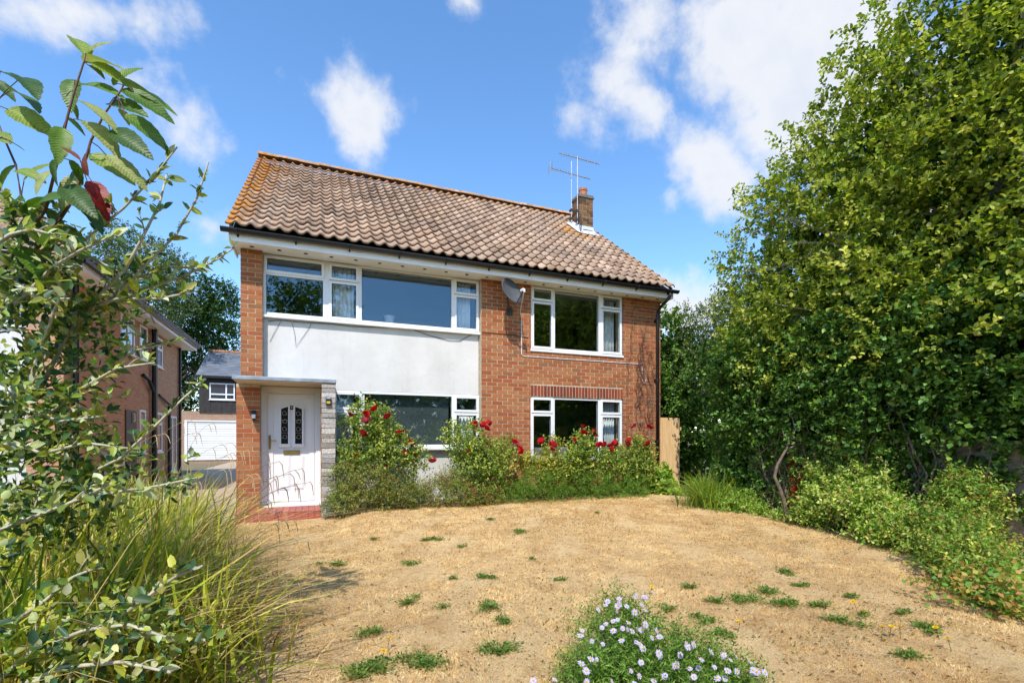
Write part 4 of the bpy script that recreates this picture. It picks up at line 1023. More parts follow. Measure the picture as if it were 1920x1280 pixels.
# undergrowth along the right edge
def blades(rg, centres, n, length, width, pal, lean=.5, spread=.15, w=None, seg=4, droop=1.0, bias=(0, 0)):
    """arching grass blades: ribbons of seg pieces"""
    C0 = np.array(centres)[rg.integers(0, len(centres), n)]
    az = rg.uniform(0, 2 * math.pi, n); ln = length * rg.uniform(.45, 1.15, n); le = lean * rg.uniform(.2, 1.3, n)
    P0 = C0 + np.stack([rg.normal(0, spread, n), rg.normal(0, spread, n), np.zeros(n)], 1)
    P0[:, 2] = ground_z(P0[:, 0], P0[:, 1]) - .01 + (C0[:, 2] if C0.shape[1] > 2 else 0)
    hd = np.stack([np.cos(az) + bias[0], np.sin(az) + bias[1], np.zeros(n)], 1)
    sd_ = unit(np.stack([-hd[:, 1], hd[:, 0], np.zeros(n)], 1) + rg.normal(size=(n, 3)) * .3)
    t = np.linspace(0, 1, seg + 1)
    V = []
    for i, s in enumerate(t):
        p = P0 + hd * (ln * le * s ** 1.5)[:, None] + np.array([0, 0, 1]) * (ln * (s - droop * .55 * le * s ** 2.4))[:, None]
        w_ = (width * (1 - s ** 2 * .96) * rg.uniform(.999, 1.001))
        V += [p - sd_ * w_ / 2, p + sd_ * w_ / 2]
    V = np.stack(V, 1); k = V.shape[1]; fc = []
    for i in range(seg): fc += [(2 * i, 2 * i + 1, 2 * i + 3), (2 * i, 2 * i + 3, 2 * i + 2)]
    F = (np.array(fc)[None] + (np.arange(n) * k)[:, None, None]).reshape(-1, 3)
    Cc = jit_cols(rg, n, pal, w); return V.reshape(-1, 3), F, np.repeat(Cc, k, 0)
def blade_thing(name, label, cat, centres, args, mat='blade', kind=None):
    c = centres[0]; t = thing(name, (c[0], c[1], gz(c[0], c[1])), label, cat)
    foliage_part('blades', [blades(rgt, centres, *a[0], **a[1]) for a in args], M[mat], t); return t
LILY = [lin(150, 172, 60), lin(120, 150, 48), lin(178, 188, 84), lin(92, 124, 40)]
c1 = [tuple(site(px, 940, 6.9))[:2] + (0,) for px in (1310, 1335, 1360, 1385)]
c1 = [(v[0], 6.75 + .1 * i, 0.) for i, v in enumerate(c1)]
blade_thing('day_lily_clump', 'arching strap leaved clump at the lawn corner by the fence', 'plant', c1, [((1300, .8, .016, LILY), dict(lean=1.0, spread=.17))])
EDGE = [(6.3, 7.2), (6.55, 6.2), (6.75, 5.0), (6.5, 4.1), (5.95, 3.15), (5.15, 2.4), (4.45, 1.85), (3.9, 1.4)]
def edge_at(t):
    i = min(int(t), len(EDGE) - 2); f_ = t - i; a, b = EDGE[i], EDGE[i + 1]; return a[0] + (b[0] - a[0]) * f_, a[1] + (b[1] - a[1]) * f_
def thicket(t0, t1, n, hmax, depth, rmin, rmax, rnd):
    """clumps of uneven height standing back from the lawn edge"""
    out_ = []
    for _ in range(n):
        t = rnd.uniform(t0, t1); x, y = edge_at(t); o_ = rnd.random(); h = hmax * math.sin(math.pi * (.12 + .76 * (t - t0) / (t1 - t0))) ** .6 * (.28 + .72 * o_) * rnd.uniform(.5, 1.1); r = rnd.uniform(rmin, rmax)
        out_.append((x + o_ * depth * .85, y + o_ * depth * .35, gz(x, y) + max(r * .5, h - r * rnd.uniform(.3, 1.6)), r, r, r * rnd.uniform(.6, 1.0)))
    return out_
rk = random.Random(63)
BRA = G_FRESH * 3 + [lin(176, 140, 84)]
bush('leafy_herb', 'low bright green leafy herb between strap clump and bramble', thicket(.35, 1.9, 26, .42, .5, .09, .18, rk), 1300, 7, .13, .045, .02, G_FRESH, 'plant', stems=0)
bush('bramble_bush', 'large light green bramble bush sprawling in front of the wall', thicket(1.7, 3.6, 78, 1.75, 1.05, .1, .26, rk), 4600, 8, .22, .05, .034, BRA, tip=[lin(190, 202, 104), lin(204, 208, 132)], tipf=.3, stems=22, stem_mat='redtwig', up=.6)
bush('weedy_shrub', 'mid green weedy shrub at the right edge below the wall', thicket(3.1, 5.5, 84, 1.15, 2.3, .09, .23, rk), 4200, 8, .18, .042, .024, [lin(118, 156, 62), lin(100, 136, 52), lin(146, 176, 78), lin(176, 182, 84), lin(134, 170, 66), lin(112, 150, 58), lin(150, 116, 66)], tip=G_LIGHT, tipf=.2, stems=14, up=.6)
bush('bindweed_patch', 'sparse trailing weeds creeping onto the lawn at lower right', thicket(4.3, 6.2, 26, .22, .55, .07, .13, rk) + [db_(1745, 1095, 3.9, .1, .1, .05), db_(1810, 1120, 3.6, .12, .12, .05)], 420, 7, .2, .05, .04, [lin(128, 168, 72), lin(104, 146, 60), lin(176, 164, 82), lin(186, 146, 84)], 'plant', stems=0)

# =================================================================== FLOWER BED AT THE HOUSE
ROSE = [lin(130, 154, 62), lin(106, 132, 50), lin(154, 172, 80), lin(176, 182, 90), lin(88, 112, 44)]
RED = lin(214, 16, 34); RED2 = lin(176, 10, 28)
def rose_mesh(seed):
    r = random.Random(seed); mb = MB()
    for k in range(16):
        an = k * 2.4; rr = .012 + .026 * (k / 16); tilt = .25 + .9 * (k / 16); cx, cy = math.cos(an), math.sin(an)
        c = tuple(a * (1 - k / 16 * .0) * r.uniform(.75, 1.1) for a in (RED if k % 3 else RED2)); w = .018 + .012 * k / 16
        tx, ty = -cy, cx; h0, h1 = -.012, .03 * (1.25 - tilt * .55)
        mb.cur = c
        mb._add([(cx * .006 - tx * w * .5, cy * .006 - ty * w * .5, h0), (cx * .006 + tx * w * .5, cy * .006 + ty * w * .5, h0), (cx * rr + tx * w, cy * rr + ty * w, h1 * .6), (cx * rr * 1.25, cy * rr * 1.25, h1 + r.uniform(-.004, .006)), (cx * rr - tx * w, cy * rr - ty * w, h1 * .6)], [(0, 1, 2, 3, 4)])
    return mb.mesh('flower', M['petal'])
RMESH = [rose_mesh(i) for i in range(4)]
RED, RED2 = lin(204, 74, 92), lin(160, 44, 60); RMESH += [rose_mesh(7)]
RED, RED2 = lin(190, 30, 40), lin(120, 14, 24); RMESH += [rose_mesh(8), rose_mesh(9)]
FADE = None
rf_ = random.Random(31)
def put_flowers(t, pts, Y, size=1.6):
    for i, (px, py) in enumerate(pts):
        v = site(px, py, Y + rf_.uniform(-.12, .1)); o = link('flower', rf_.choice(RMESH), t, v)
        s = size * rf_.uniform(.8, 1.25); o.scale = (s, s, s); o.rotation_euler = (rf_.uniform(.2, 1.1), rf_.uniform(-.5, .5), rf_.uniform(0, 6))
def rose(label, blobs, n, flowers, Y, pal=ROSE):
    t = bush('rose_bush', label, blobs, n, 6, .2, .048, .034, pal, 'rose bush', G_LIGHT, .22, stems=12, shell=.25, group='red rose bushes along the house', round_=True, stem_mat='redtwig')
    put_flowers(t, flowers, Y)
    q = MB()
    for px, py in flowers:
        v = site(px, py, Y); b = min(blobs, key=lambda b: (b[0] - v.x) ** 2 + (b[2] - v.z) ** 2); q.tube([v, Vector(b[:3])], [.003, .006], 4)
    q.build('flower_stalk', M['twig'], t)['kind'] = 'stuff'; return t
rose('tallest rose bush with big red blooms, next to the stone fin', [sb_(690, 800, 8.55, .22), sb_(720, 820, 8.5, .26), sb_(745, 845, 8.45, .3), sb_(700, 855, 8.45, .3), sb_(680, 770, 8.65, .16), sb_(780, 860, 8.45, .2), sb_(660, 850, 8.5, .2), sb_(716, 780, 8.6, .14), sb_(650, 795, 8.8, .1)],
     1250, [(702, 767), (727, 781), (687, 789), (680, 813), (748, 811), (757, 810), (769, 831), (757, 831), (759, 850), (775, 854), (811, 864), (665, 855), (724, 874), (657, 778), (686, 776)], 8.35)
rose('bushy rose between rendered panel and brick wall with red clusters on top', [sb_(870, 840, 8.5, .26), sb_(900, 850, 8.5, .28), sb_(935, 865, 8.45, .28), sb_(880, 880, 8.4, .28), sb_(920, 890, 8.4, .28), sb_(850, 815, 8.6, .15), sb_(950, 840, 8.6, .16), sb_(890, 810, 8.6, .18)],
     1300, [(893, 800), (906, 797), (916, 793), (912, 803), (902, 831), (876, 850), (968, 833), (974, 840), (978, 847), (964, 828), (890, 795)], 8.4)
rose('yellowing rose spray at the left foot of the lower right window', [sb_(985, 870, 8.6, .16), sb_(1010, 880, 8.5, .2), sb_(1030, 860, 8.6, .16), sb_(1045, 880, 8.5, .2), sb_(1040, 835, 8.7, .1)],
     520, [(1036, 832), (1040, 836), (1035, 842), (1015, 828)], 8.5, [lin(160, 160, 64), lin(180, 172, 70), lin(130, 146, 58)])
rose('rounded rose bush in front of the lower right window', [sb_(1090, 845, 8.5, .22), sb_(1075, 870, 8.45, .24), sb_(1115, 865, 8.45, .24), sb_(1145, 870, 8.5, .22), sb_(1095, 825, 8.6, .14), sb_(1150, 850, 8.6, .16)],
     1100, [(1093, 799), (1094, 811), (1078, 826), (1083, 827), (1115, 808), (1100, 838), (1118, 818), (1124, 834), (1134, 834), (1142, 836), (1148, 834), (1152, 832), (1147, 843)], 8.45)
rose('slender open rose bush by the downpipe with single red blooms', [sb_(1195, 840, 8.6, .18), sb_(1185, 865, 8.55, .2), sb_(1210, 870, 8.55, .2), sb_(1200, 890, 8.5, .22), sb_(1220, 840, 8.6, .1)],
     640, [(1189, 799), (1217, 801), (1179, 827), (1178, 834), (1204, 837), (1210, 849), (1192, 863), (1216, 832)], 8.5)
bush('flowering_sage', 'tangled olive and reddish low shrub at the foot of the tallest rose', [sb_(650, 895, 8.35, .26), sb_(700, 905, 8.3, .3), sb_(750, 910, 8.3, .28), sb_(670, 930, 8.25, .2), sb_(720, 935, 8.25, .22), sb_(780, 930, 8.25, .22), sb_(640, 940, 8.2, .18)],
     2100, 7, .16, .036, .017, [lin(120, 138, 70), lin(146, 150, 74), lin(168, 150, 82), lin(94, 114, 62), lin(160, 180, 82)], tip=[lin(150, 96, 80), lin(180, 190, 90)], tipf=.16, stems=14)
bush('reddish_shrub', 'low shrub with reddish tips in front of the second rose', [sb_(820, 920, 8.3, .24), sb_(860, 925, 8.25, .26), sb_(895, 930, 8.25, .22), sb_(840, 900, 8.4, .16), sb_(925, 935, 8.25, .2)],
     1500, 7, .15, .035, .017, [lin(132, 148, 68), lin(106, 128, 56), lin(158, 138, 76), lin(154, 174, 78)], tip=[lin(170, 84, 88), lin(160, 100, 80)], tipf=.22, stems=8)
fe = [sb_(x, y, 8.3, .24, .24, .2) for x, y in ((1000, 900), (1040, 905), (1080, 905), (1120, 905), (1160, 908), (1195, 912), (1015, 930), (1060, 930), (1110, 928), (1150, 930), (1190, 930), (980, 920), (960, 925))]
bush('feathery_groundcover', 'dense fine leaved bright green mound under the lower right window', fe, 2200, 9, .17, .042, .009, [lin(116, 158, 54), lin(96, 138, 46), lin(142, 178, 72), lin(76, 114, 42)], 'plant', stems=0)
bush('hollyhock', 'broad leaved green plant at the fence end of the bed', [sb_(1242, 892, 8.6, .14, .14, .16), sb_(1250, 915, 8.5, .17, .17, .16), sb_(1235, 910, 8.5, .18, .18, .16), sb_(1262, 925, 8.3, .14, .14, .1)], 240, 6, .16, .085, .08, G_FRESH, 'plant', stems=4, round_=True)
bush('blue_green_shrub', 'small blue green shrub at the right corner of the step', [sb_(622, 945, 8.32, .1), sb_(638, 940, 8.3, .12), sb_(612, 955, 8.3, .07)], 150, 7, .1, .035, .018, [lin(86, 120, 88), lin(70, 104, 74), lin(104, 138, 104)], stems=2)

# =================================================================== LAWN COVER
rgl = np.random.default_rng(3)
def lawn_mask(P):
    x, y = P[:, 0], P[:, 1]
    right = np.interp(y, [1.0, 1.8, 3.0, 4.9, 7.0, 8.6], [4.2, 4.5, 5.95, 6.75, 6.5, 6.6])
    left = np.interp(y, [1.0, 3.0, 4.3, 6, 8.4], [-.25, -.1, -.35, -.9, -1.2])
    return (x < right + rgl.normal(0, .08, len(x))) & (x > left + rgl.normal(0, .08, len(x))) & ~((x < .2) & (y > 8.45))
def scatter(n, ymin, ymax, power=1.6):
    y = ymin + (ymax - ymin) * rgl.random(n) ** power; P = np.stack([rgl.uniform(-1.3, 7.0, n), y, np.zeros(n)], 1)
    P[:, 2] = ground_z(P[:, 0], P[:, 1]); return P[lawn_mask(P)]
STRAW = [lin(232, 200, 142), lin(220, 178, 114), lin(242, 218, 166), lin(198, 148, 86), lin(150, 104, 58), lin(246, 230, 190)]
def vnoise(x, y, sc, seed):
    g_ = np.random.default_rng(seed).random((64, 64)); u, v = x * sc, y * sc; i, j = np.floor(u).astype(int), np.floor(v).astype(int); a, b = u - i, v - j
    a, b = a * a * (3 - 2 * a), b * b * (3 - 2 * b)
    return (g_[i % 64, j % 64] * (1 - a) + g_[(i + 1) % 64, j % 64] * a) * (1 - b) + (g_[i % 64, (j + 1) % 64] * (1 - a) + g_[(i + 1) % 64, (j + 1) % 64] * a) * b
P = scatter(520000, 1.3, 8.6, 1.4); n = len(P)
m1 = .45 * vnoise(P[:, 0], P[:, 1], 1.1, 1) + .33 * vnoise(P[:, 0], P[:, 1], 3.7, 2) + .22 * vnoise(P[:, 0], P[:, 1], 11, 3)
tuft = .55 * vnoise(P[:, 0], P[:, 1], 17, 5) + .45 * vnoise(P[:, 0], P[:, 1], 41, 6)
az = rgl.uniform(0, 6.28, n) * .35 + vnoise(P[:, 0], P[:, 1], 6, 4) * 9; ln = rgl.uniform(.012, .034, n) * (.75 + .6 * tuft); el = np.abs(rgl.normal(.28, .5, n))
A = np.stack([np.cos(az) * np.cos(el), np.sin(az) * np.cos(el), np.sin(el)], 1)
Sd = unit(np.cross(A, np.array([0, 0, 1.0])) + rgl.normal(size=(n, 3)) * .3); wd = (rgl.uniform(.0008, .0017, n) * (.6 + .14 * P[:, 1]))[:, None]
V = np.stack([P - Sd * wd + [0, 0, .002], P + Sd * wd + [0, 0, .002], P + A * ln[:, None] + [0, 0, .004]], 1).reshape(-1, 3)
Cc = jit_cols(rgl, n, STRAW, [.22, .22, .16, .18, .14, .08], .25); mm = np.clip((m1 - .36) / .3, 0, 1)[:, None]
Cc = Cc * (np.array([.84, .76, .68]) * (1 - mm) + np.array([1.12, 1.13, 1.16]) * mm) * np.clip(.80 + .50 * tuft, .75, 1.15)[:, None] * np.array([.93, .95, .88])
o = link('dry_grass', np_mesh('dry_grass', V, np.arange(3 * n).reshape(-1, 3), np.repeat(Cc, 3, 0), M['straw'])); tag(o, 'short parched straw coloured grass covering the lawn', 'grass', kind='stuff')
lp = scatter(9000, 1.6, 6.0, 1.3); lp = np.concatenate([lp, np.zeros((len(lp), 0))], 1)
o = link('loose_straw', np_mesh('loose_straw', *blades(rgl, lp * [1, 1, 0], 4500, .06, .0018, STRAW + [lin(150, 140, 80)], lean=1.3, spread=.03, seg=2), M['straw'])); tag(o, 'longer pale dry stalks scattered through the lawn', 'grass', kind='stuff')
db = scatter(5200, 1.4, 8.5, 1.3); nd = len(db); ad = rgl.uniform(0, 6.28, nd)
o = link('leaf_litter', np_mesh('leaf_litter', *leaf_arrays(db + [0, 0, .006], unit(np.stack([np.cos(ad), np.sin(ad), rgl.uniform(-.1, .5, nd)], 1)), unit(np.array([0, 0, 1.]) + rgl.normal(size=(nd, 3)) * .5), rgl.uniform(.012, .035, nd), rgl.uniform(.006, .016, nd), jit_cols(rgl, nd, [lin(120, 82, 48), lin(92, 62, 38), lin(150, 106, 60), lin(104, 96, 50)])), M['straw'])); tag(o, 'small brown dead leaves and debris scattered on the lawn', 'leaf litter', kind='stuff')
# green weeds pushing through
tufts = [(622, 1060, .13), (770, 1057, .1), (815, 1010, .1), (795, 1012, .07), (908, 1085, .1), (845, 1087, .05), (765, 1130, .11), (920, 1143, .12), (940, 1167, .08), (940, 1220, .12), (915, 1222, .07), (795, 1243, .17), (690, 1188, .09), (975, 996, .13), (920, 972, .08), (1295, 1102, .08), (1400, 1130, .15), (1470, 1135, .16), (1440, 1110, .14), (1475, 1075, .12), (1255, 1145, .09), (1325, 1165, .1), (1570, 1165, .12), (1540, 1140, .1), (1730, 1180, .12), (1710, 1235, .1), (1615, 1155, .06), (1755, 1095, .1), (1340, 1130, .1), (1350, 1190, .1), (705, 1255, .14), (670, 1262, .1), (1500, 1100, .08), (700, 1010, .06), (1050, 1090, .06), (830, 1140, .05), (1000, 1050, .05), (1380, 960, .06), (1120, 960, .05), (865, 1025, .06), (1590, 1120, .08), (1690, 1150, .07)]
W_ = []
for px, py, r in tufts:
    d = direction(px, py); k = -CAMH / d.z; x, y = d.x * k, d.y * k
    k = (gz(x, y) - CAMH) / d.z; x, y = d.x * k, d.y * k; r *= 1.0; m_n = int(230 * (r / .1) ** 1.6)
    r *= .85; sub = rgl.normal(0, .42, (5, 2)) * r * np.array([1.0, .9]); si = rgl.integers(0, 5, m_n); a_ = rgl.uniform(0, 6.28, m_n); q_ = r * .45 * np.abs(rgl.normal(0, 1, m_n))
    Pq = np.stack([x + sub[si, 0] + q_ * np.cos(a_), y + sub[si, 1] + q_ * np.sin(a_) * .75, np.zeros(m_n)], 1); Pq[:, 2] = ground_z(Pq[:, 0], Pq[:, 1]) + rgl.uniform(.004, .03, m_n)
    Aq = unit(np.stack([np.cos(a_ + rgl.normal(0, .8, m_n)), np.sin(a_ + rgl.normal(0, .8, m_n)), rgl.uniform(.1, .9, m_n)], 1))
    W_.append(leaf_arrays(Pq, Aq, unit(np.array([0, 0, 1.]) + rgl.normal(size=(m_n, 3)) * .4), rgl.uniform(.014, .034, m_n), rgl.uniform(.007, .016, m_n), jit_cols(rgl, m_n, [lin(98, 136, 56), lin(78, 114, 46), lin(124, 156, 72), lin(140, 142, 78)])))
m_n = 15000; Pq = scatter(m_n, 2.0, 8.4, 1.3)                       # thin green threads between
sel = (np.sin(Pq[:, 0] * 1.7 + 2) * np.cos(Pq[:, 1] * 1.3 - Pq[:, 0] * .6) + rgl.normal(0, .35, len(Pq))) > .35; Pq = Pq[sel]; m_n = len(Pq); a_ = rgl.uniform(0, 6.28, m_n)
W_.append(leaf_arrays(Pq + [0, 0, .008], unit(np.stack([np.cos(a_), np.sin(a_), rgl.uniform(.1, .8, m_n)], 1)), unit(np.array([0, 0, 1.]) + rgl.normal(size=(m_n, 3)) * .4), rgl.uniform(.014, .032, m_n), rgl.uniform(.005, .011, m_n), jit_cols(rgl, m_n, [lin(104, 122, 60), lin(86, 106, 50), lin(140, 134, 80)])))
tag(foliage_part('lawn_weeds', W_, M['leaf']), 'scattered green weeds growing through the parched lawn', 'weeds', kind='stuff')
dm = MB(); dm.cur = lin(236, 196, 20)
for k in range(14):
    an = k * 2 * math.pi / 14; dm._add([(0, 0, .004), (.018 * math.cos(an - .2), .018 * math.sin(an - .2), .008), (.02 * math.cos(an + .2), .02 * math.sin(an + .2), .008)], [(0, 1, 2)])
dm.cur = lin(214, 150, 10); dm.lathe([(.009, .004), (.007, .011), (0, .012)], 0, 0, 8); dm.cur = lin(90, 120, 50); dm.tube([(0, 0, -.08), (.004, 0, 0.004)], .0018, 4); DM = dm.mesh('dandelion', M['petal'])
DL = ['nearest the shrub shadow at lower left', 'just below another near the shrub shadow', 'on a tall stalk near the front step', 'in front of the tallest rose', 'just behind the aster clump', 'to the right of the aster clump',
      'left of the three in a row at lower right', 'first of the three in a row at lower right', 'middle of the three in a row at lower right', 'last of the three in a row at lower right', 'beside the green tuft at lower right', 'farthest right on the lawn',
      'among weeds below the bramble bush', 'in front of the second rose', 'in front of the fine leaved green mound', 'in the middle right of the lawn above the weed patches']
for i, (px, py) in enumerate([(731, 1196), (719, 1221), (706, 981), (800, 994), (1222, 1100), (1386, 1166), (1620, 1145), (1655, 1175), (1672, 1175), (1687, 1174), (1755, 1177), (1778, 1197), (1600, 1128), (985, 968), (1180, 992), (1405, 1087)]):
    d = direction(px, py); k = -CAMH / d.z * .96; x, y = d.x * k, d.y * k; k = (gz(x, y) + .075 - CAMH) / d.z; x, y = d.x * k, d.y * k
    o = link('dandelion', DM, None, (x, y, gz(x, y) + .075)); o.rotation_euler = (rf_.uniform(-.3, .5), rf_.uniform(-.3, .3), rf_.uniform(0, 6)); tag(o, 'yellow dandelion ' + DL[i], 'flower', 'dandelions scattered over the lawn')

# =================================================================== ASTERS IN FRONT
ag = [lin(98, 138, 50), lin(80, 116, 42), lin(122, 158, 64), lin(146, 172, 80)]
ab = []
for px, py, D, r in [(1160, 1150, 2.95, .11), (1130, 1190, 2.85, .15), (1190, 1200, 2.8, .17), (1150, 1250, 2.65, .18), (1230, 1250, 2.6, .19), (1290, 1240, 2.65, .15), (1330, 1260, 2.6, .15), (1110, 1290, 2.5, .16), (1200, 1310, 2.45, .2), (1290, 1310, 2.45, .18), (1370, 1280, 2.55, .12), (1080, 1280, 2.55, .1), (1400, 1310, 2.45, .12)]:
    ab.append(db_(px, py, D, r))
ast = bush('aster_clump', 'clump of pale lilac asters with yellow centres in the foreground', ab, 2600, 9, .14, .03, .0075, ag, 'plant', stems=26, shell=.15, up=.9, stem_mat='twig')
def daisy(seed):
    r = random.Random(seed); mb = MB(); n = 15; lil = lin(208, 202, 242)
    for k in range(n):
        an = 2 * math.pi * k / n + r.uniform(-.08, .08); L_ = r.uniform(.013, .0165); u, v = Vector((math.cos(an), math.sin(an), 0)), Vector((-math.sin(an), math.cos(an), 0)); h = r.uniform(-.003, .004)
        mb.cur = tuple(c * r.uniform(.88, 1.05) for c in lil)
        mb._add([u * .003 - v * .0012, u * .003 + v * .0012, u * L_ * .75 + v * .0021 + Vector((0, 0, h)), u * L_ + Vector((0, 0, h * .6)), u * L_ * .75 - v * .0021 + Vector((0, 0, h))], [(0, 1, 2, 3, 4)])
    mb.cur = lin(226, 190, 40); mb.lathe([(.0048, .0005), (.004, .0035), (0, .0045)], 0, 0, 8); return mb.mesh('flower', M['petal'])
DMS = [daisy(i) for i in range(4)]
fl_px = [(1135, 1134), (1161, 1122), (1192, 1117), (1209, 1119), (1175, 1136), (1158, 1135), (1190, 1147), (1158, 1161), (1178, 1166), (1136, 1169), (1150, 1182), (1210, 1170), (1214, 1176), (1092, 1181), (1110, 1201), (1185, 1182), (1237, 1193), (1193, 1203), (1235, 1223), (1287, 1206), (1290, 1212), (1275, 1227), (1333, 1221), (1358, 1227), (1202, 1241), (1183, 1257), (1090, 1243), (1119, 1235), (1315, 1236), (1407, 1240), (1364, 1256), (1359, 1271), (1248, 1265), (1301, 1268), (1411, 1261), (1434, 1260), (1000, 1275), (1040, 1273), (1147, 1276), (1100, 1277), (1419, 1258), (1380, 1229), (1310, 1252), (1225, 1275), (1205, 1215), (1165, 1200), (1340, 1250), (1268, 1246)]
fl_px += [(x + rf_.uniform(-22, 22), y + rf_.uniform(-8, 26)) for x, y in fl_px if 1080 < x < 1420][:34]
for px, py in fl_px:
    v = reach(px, py, 2.47 - (py - 1200) * .0026 + rf_.uniform(-.06, .04)); o = link('flower', rf_.choice(DMS), ast, v); o.rotation_euler = (rf_.uniform(.3, 1.3), rf_.uniform(-.5, .4), rf_.uniform(-.6, .6)); s = rf_.uniform(.8, 1.4); o.scale = (s, s, s)

# =================================================================== NEIGHBOUR HOUSE
nh = thing('house', (-8.5, 11.8, 0), 'neighbouring brick house with hipped tile roof on the left behind the shrubs', 'house')
NX = -4.5
nb = brick_tex('brick_neighbour', (.50, .22, .11), (.58, .30, .17), (.48, .38, .28), axis='y'); nbf = brick_tex('brick_neighbour_front', (.44, .2, .11), (.5, .27, .16), (.46, .4, .3))
q = MB(); q.box(NX - .3, NX, 11.8, 20.2, -.1, 4.47); q.build('side_wall', nb, nh)
for a_, b_ in ((-5.05, NX - .301), (-12.5, -9.5)):
    q = MB(); q.box(a_, b_, 11.8, 12.1, -.1, 4.47); q.build('front_wall', nbf, nh)
for a_, b_ in ((2.2, 3.4), (-.1, 1.0)):
    q = MB(); q.box(-9.5, -5.051, 11.86, 12.1, a_, b_); q.build('rendered_panel', M['render'], nh)
q = MB(); q.box(-12.5, NX - .31, 20.0, 20.2, -.1, 4.47); q.build('rear_wall', M['farbrick'], nh)
def nwindow(axis, a, b, z0, z1, plane, split=None, parent=nh):
    q = MB(); t = .06; w_ = []
    def bx(u0, u1, v0, v1, d0, d1):
        if axis == 'y': q.box(plane + d0, plane + d1, u0, u1, v0, v1)
        else: q.box(u0, u1, plane - d1, plane - d0, v0, v1)
    bx(a, a + t, z0, z1, -.02, .03); bx(b - t, b, z0, z1, -.02, .03); bx(a + t, b - t, z1 - t, z1, -.02, .03); bx(a + t, b - t, z0, z0 + t, -.02, .03)
    for s in split or []:
        if s[0] == 'v': bx(s[1] - .035, s[1] + .035, z0 + t, z1 - t, -.02, .029)
        else: bx(a + t, b - t, s[1] - .035, s[1] + .035, -.02, .028)
    bx(a - .04, b + .04, z0 - .04, z0 - .002, -.02, .06)
    w = q.build('window', M['upvc'], parent); q = MB(); bx(a + t, b - t, z0 + t, z1 - t, .001, .01); q.build('pane', M['nglass'], w)
m_, nt, p, N, L = new_mat('reflecting_pane'); p.inputs['Base Color'].default_value = (.03, .045, .06, 1); p.inputs['Roughness'].default_value = .03; p.inputs['Specular IOR Level'].default_value = 1.0; p.inputs['IOR'].default_value = 2.0
n_ = wnoise(nt, 2, 2); bump(nt, n_.outputs['Fac'], p, .05, .02); M['nglass'] = m_
nwindow('y', 14.66, 15.6, 3.48, 4.42, NX, [('v', 15.13), ('h', 4.12)]); nwindow('y', 16.03, 16.65, 3.48, 4.42, NX, [('h', 4.12)]); nwindow('y', 17.34, 18.1, 3.48, 4.36, NX, [('h', 4.02)])
nwindow('y', 16.03, 16.5, .9, 2.09, NX, [('h', 1.75)]); nwindow('y', 17.2, 18.05, .9, 2.09, NX, [('h', 1.75)]); nwindow('y', 18.75, 19.7, .2, 2.05, NX, [('v', 19.2)])
nwindow('x', -9.45, -5.06, 3.42, 4.44, 11.86, [('v', -8.2), ('v', -7.4), ('v', -5.8)]); nwindow('x', -9.45, -5.06, 1.05, 2.18, 11.86, [('v', -8.2), ('v', -7.4), ('v', -5.8)])
q = MB(); q.box(NX + .002, NX + .03, 14.98, 15.75, .05, 2.03); dn_ = q.build('door', plain('brown_door', (.09, .045, .03), .6), nh)
q = MB(); q.box(NX + .031, NX + .045, 15.36, 15.70, 1.70, 1.98); npn = q.build('number_sign', plain('sign_brown', (.13, .09, .07), .6), nh)
text_part('3', .30, (NX + .047, 15.53, 1.84), Euler((R(90), 0, R(90))), plain('sign_white', (.7, .7, .68), .6), npn)
for pts_, r_ in (([(NX + .06, 12.15, 4.45), (NX + .06, 12.15, 0)], .05), ([(NX + .1, 17.0, 4.5), (NX + .1, 17.0, 0)], .075), ([(NX + .05, 16.2, 3.05), (NX + .1, 16.5, 2.95), (NX + .1, 17.0, 2.6)], .05), ([(NX + .06, 20.0, 4.45), (NX + .06, 20.0, 0)], .045), ([(NX + .08, 18.6, 2.35), (NX + .08, 18.6, 0)], .05), ([(NX + .06, 17.6, 2.62), (NX + .08, 18.6, 2.4)], .035)):
    q = MB(); q.tube(pts_, r_, 8); q.build('drainpipe', M['black'], nh)
q = MB(); q.box(-12.8, NX + .42, 11.38, 20.6, 4.472, 4.50); q.build('soffit', M['soffit'], nh)
q = MB(); q.box(-12.8, NX + .44, 11.355, 11.379, 4.46, 4.63); q.box(NX + .421, NX + .445, 11.38, 20.6, 4.46, 4.63); q.build('fascia', M['fascia'], nh)
q = MB(); q.tube([(-12.8, 11.29, 4.60), (NX + .5, 11.29, 4.60)], .055, 8); q.tube([(NX + .5, 11.3, 4.60), (NX + .5, 20.6, 4.60)], .055, 8); q.build('gutter', M['black'], nh)
rx0, rx1, ry0, ry1, rz0 = -13.0, NX + .5, 11.25, 20.75, 4.63; hh = (ry1 - ry0) / 2
q = MB(); q._add([(rx0, ry0, rz0), (rx1, ry0, rz0), (rx1, ry1, rz0), (rx0, ry1, rz0), (rx0 + hh - 1, (ry0 + ry1) / 2, rz0 + hh * .77), (rx1 - hh, (ry0 + ry1) / 2, rz0 + hh * .77)], [(0, 1, 5, 4), (1, 2, 5), (2, 3, 4, 5), (3, 0, 4), (3, 2, 1, 0)])
nr = q.build('roof', plain('roof_under', (.2, .13, .1), .9), nh)
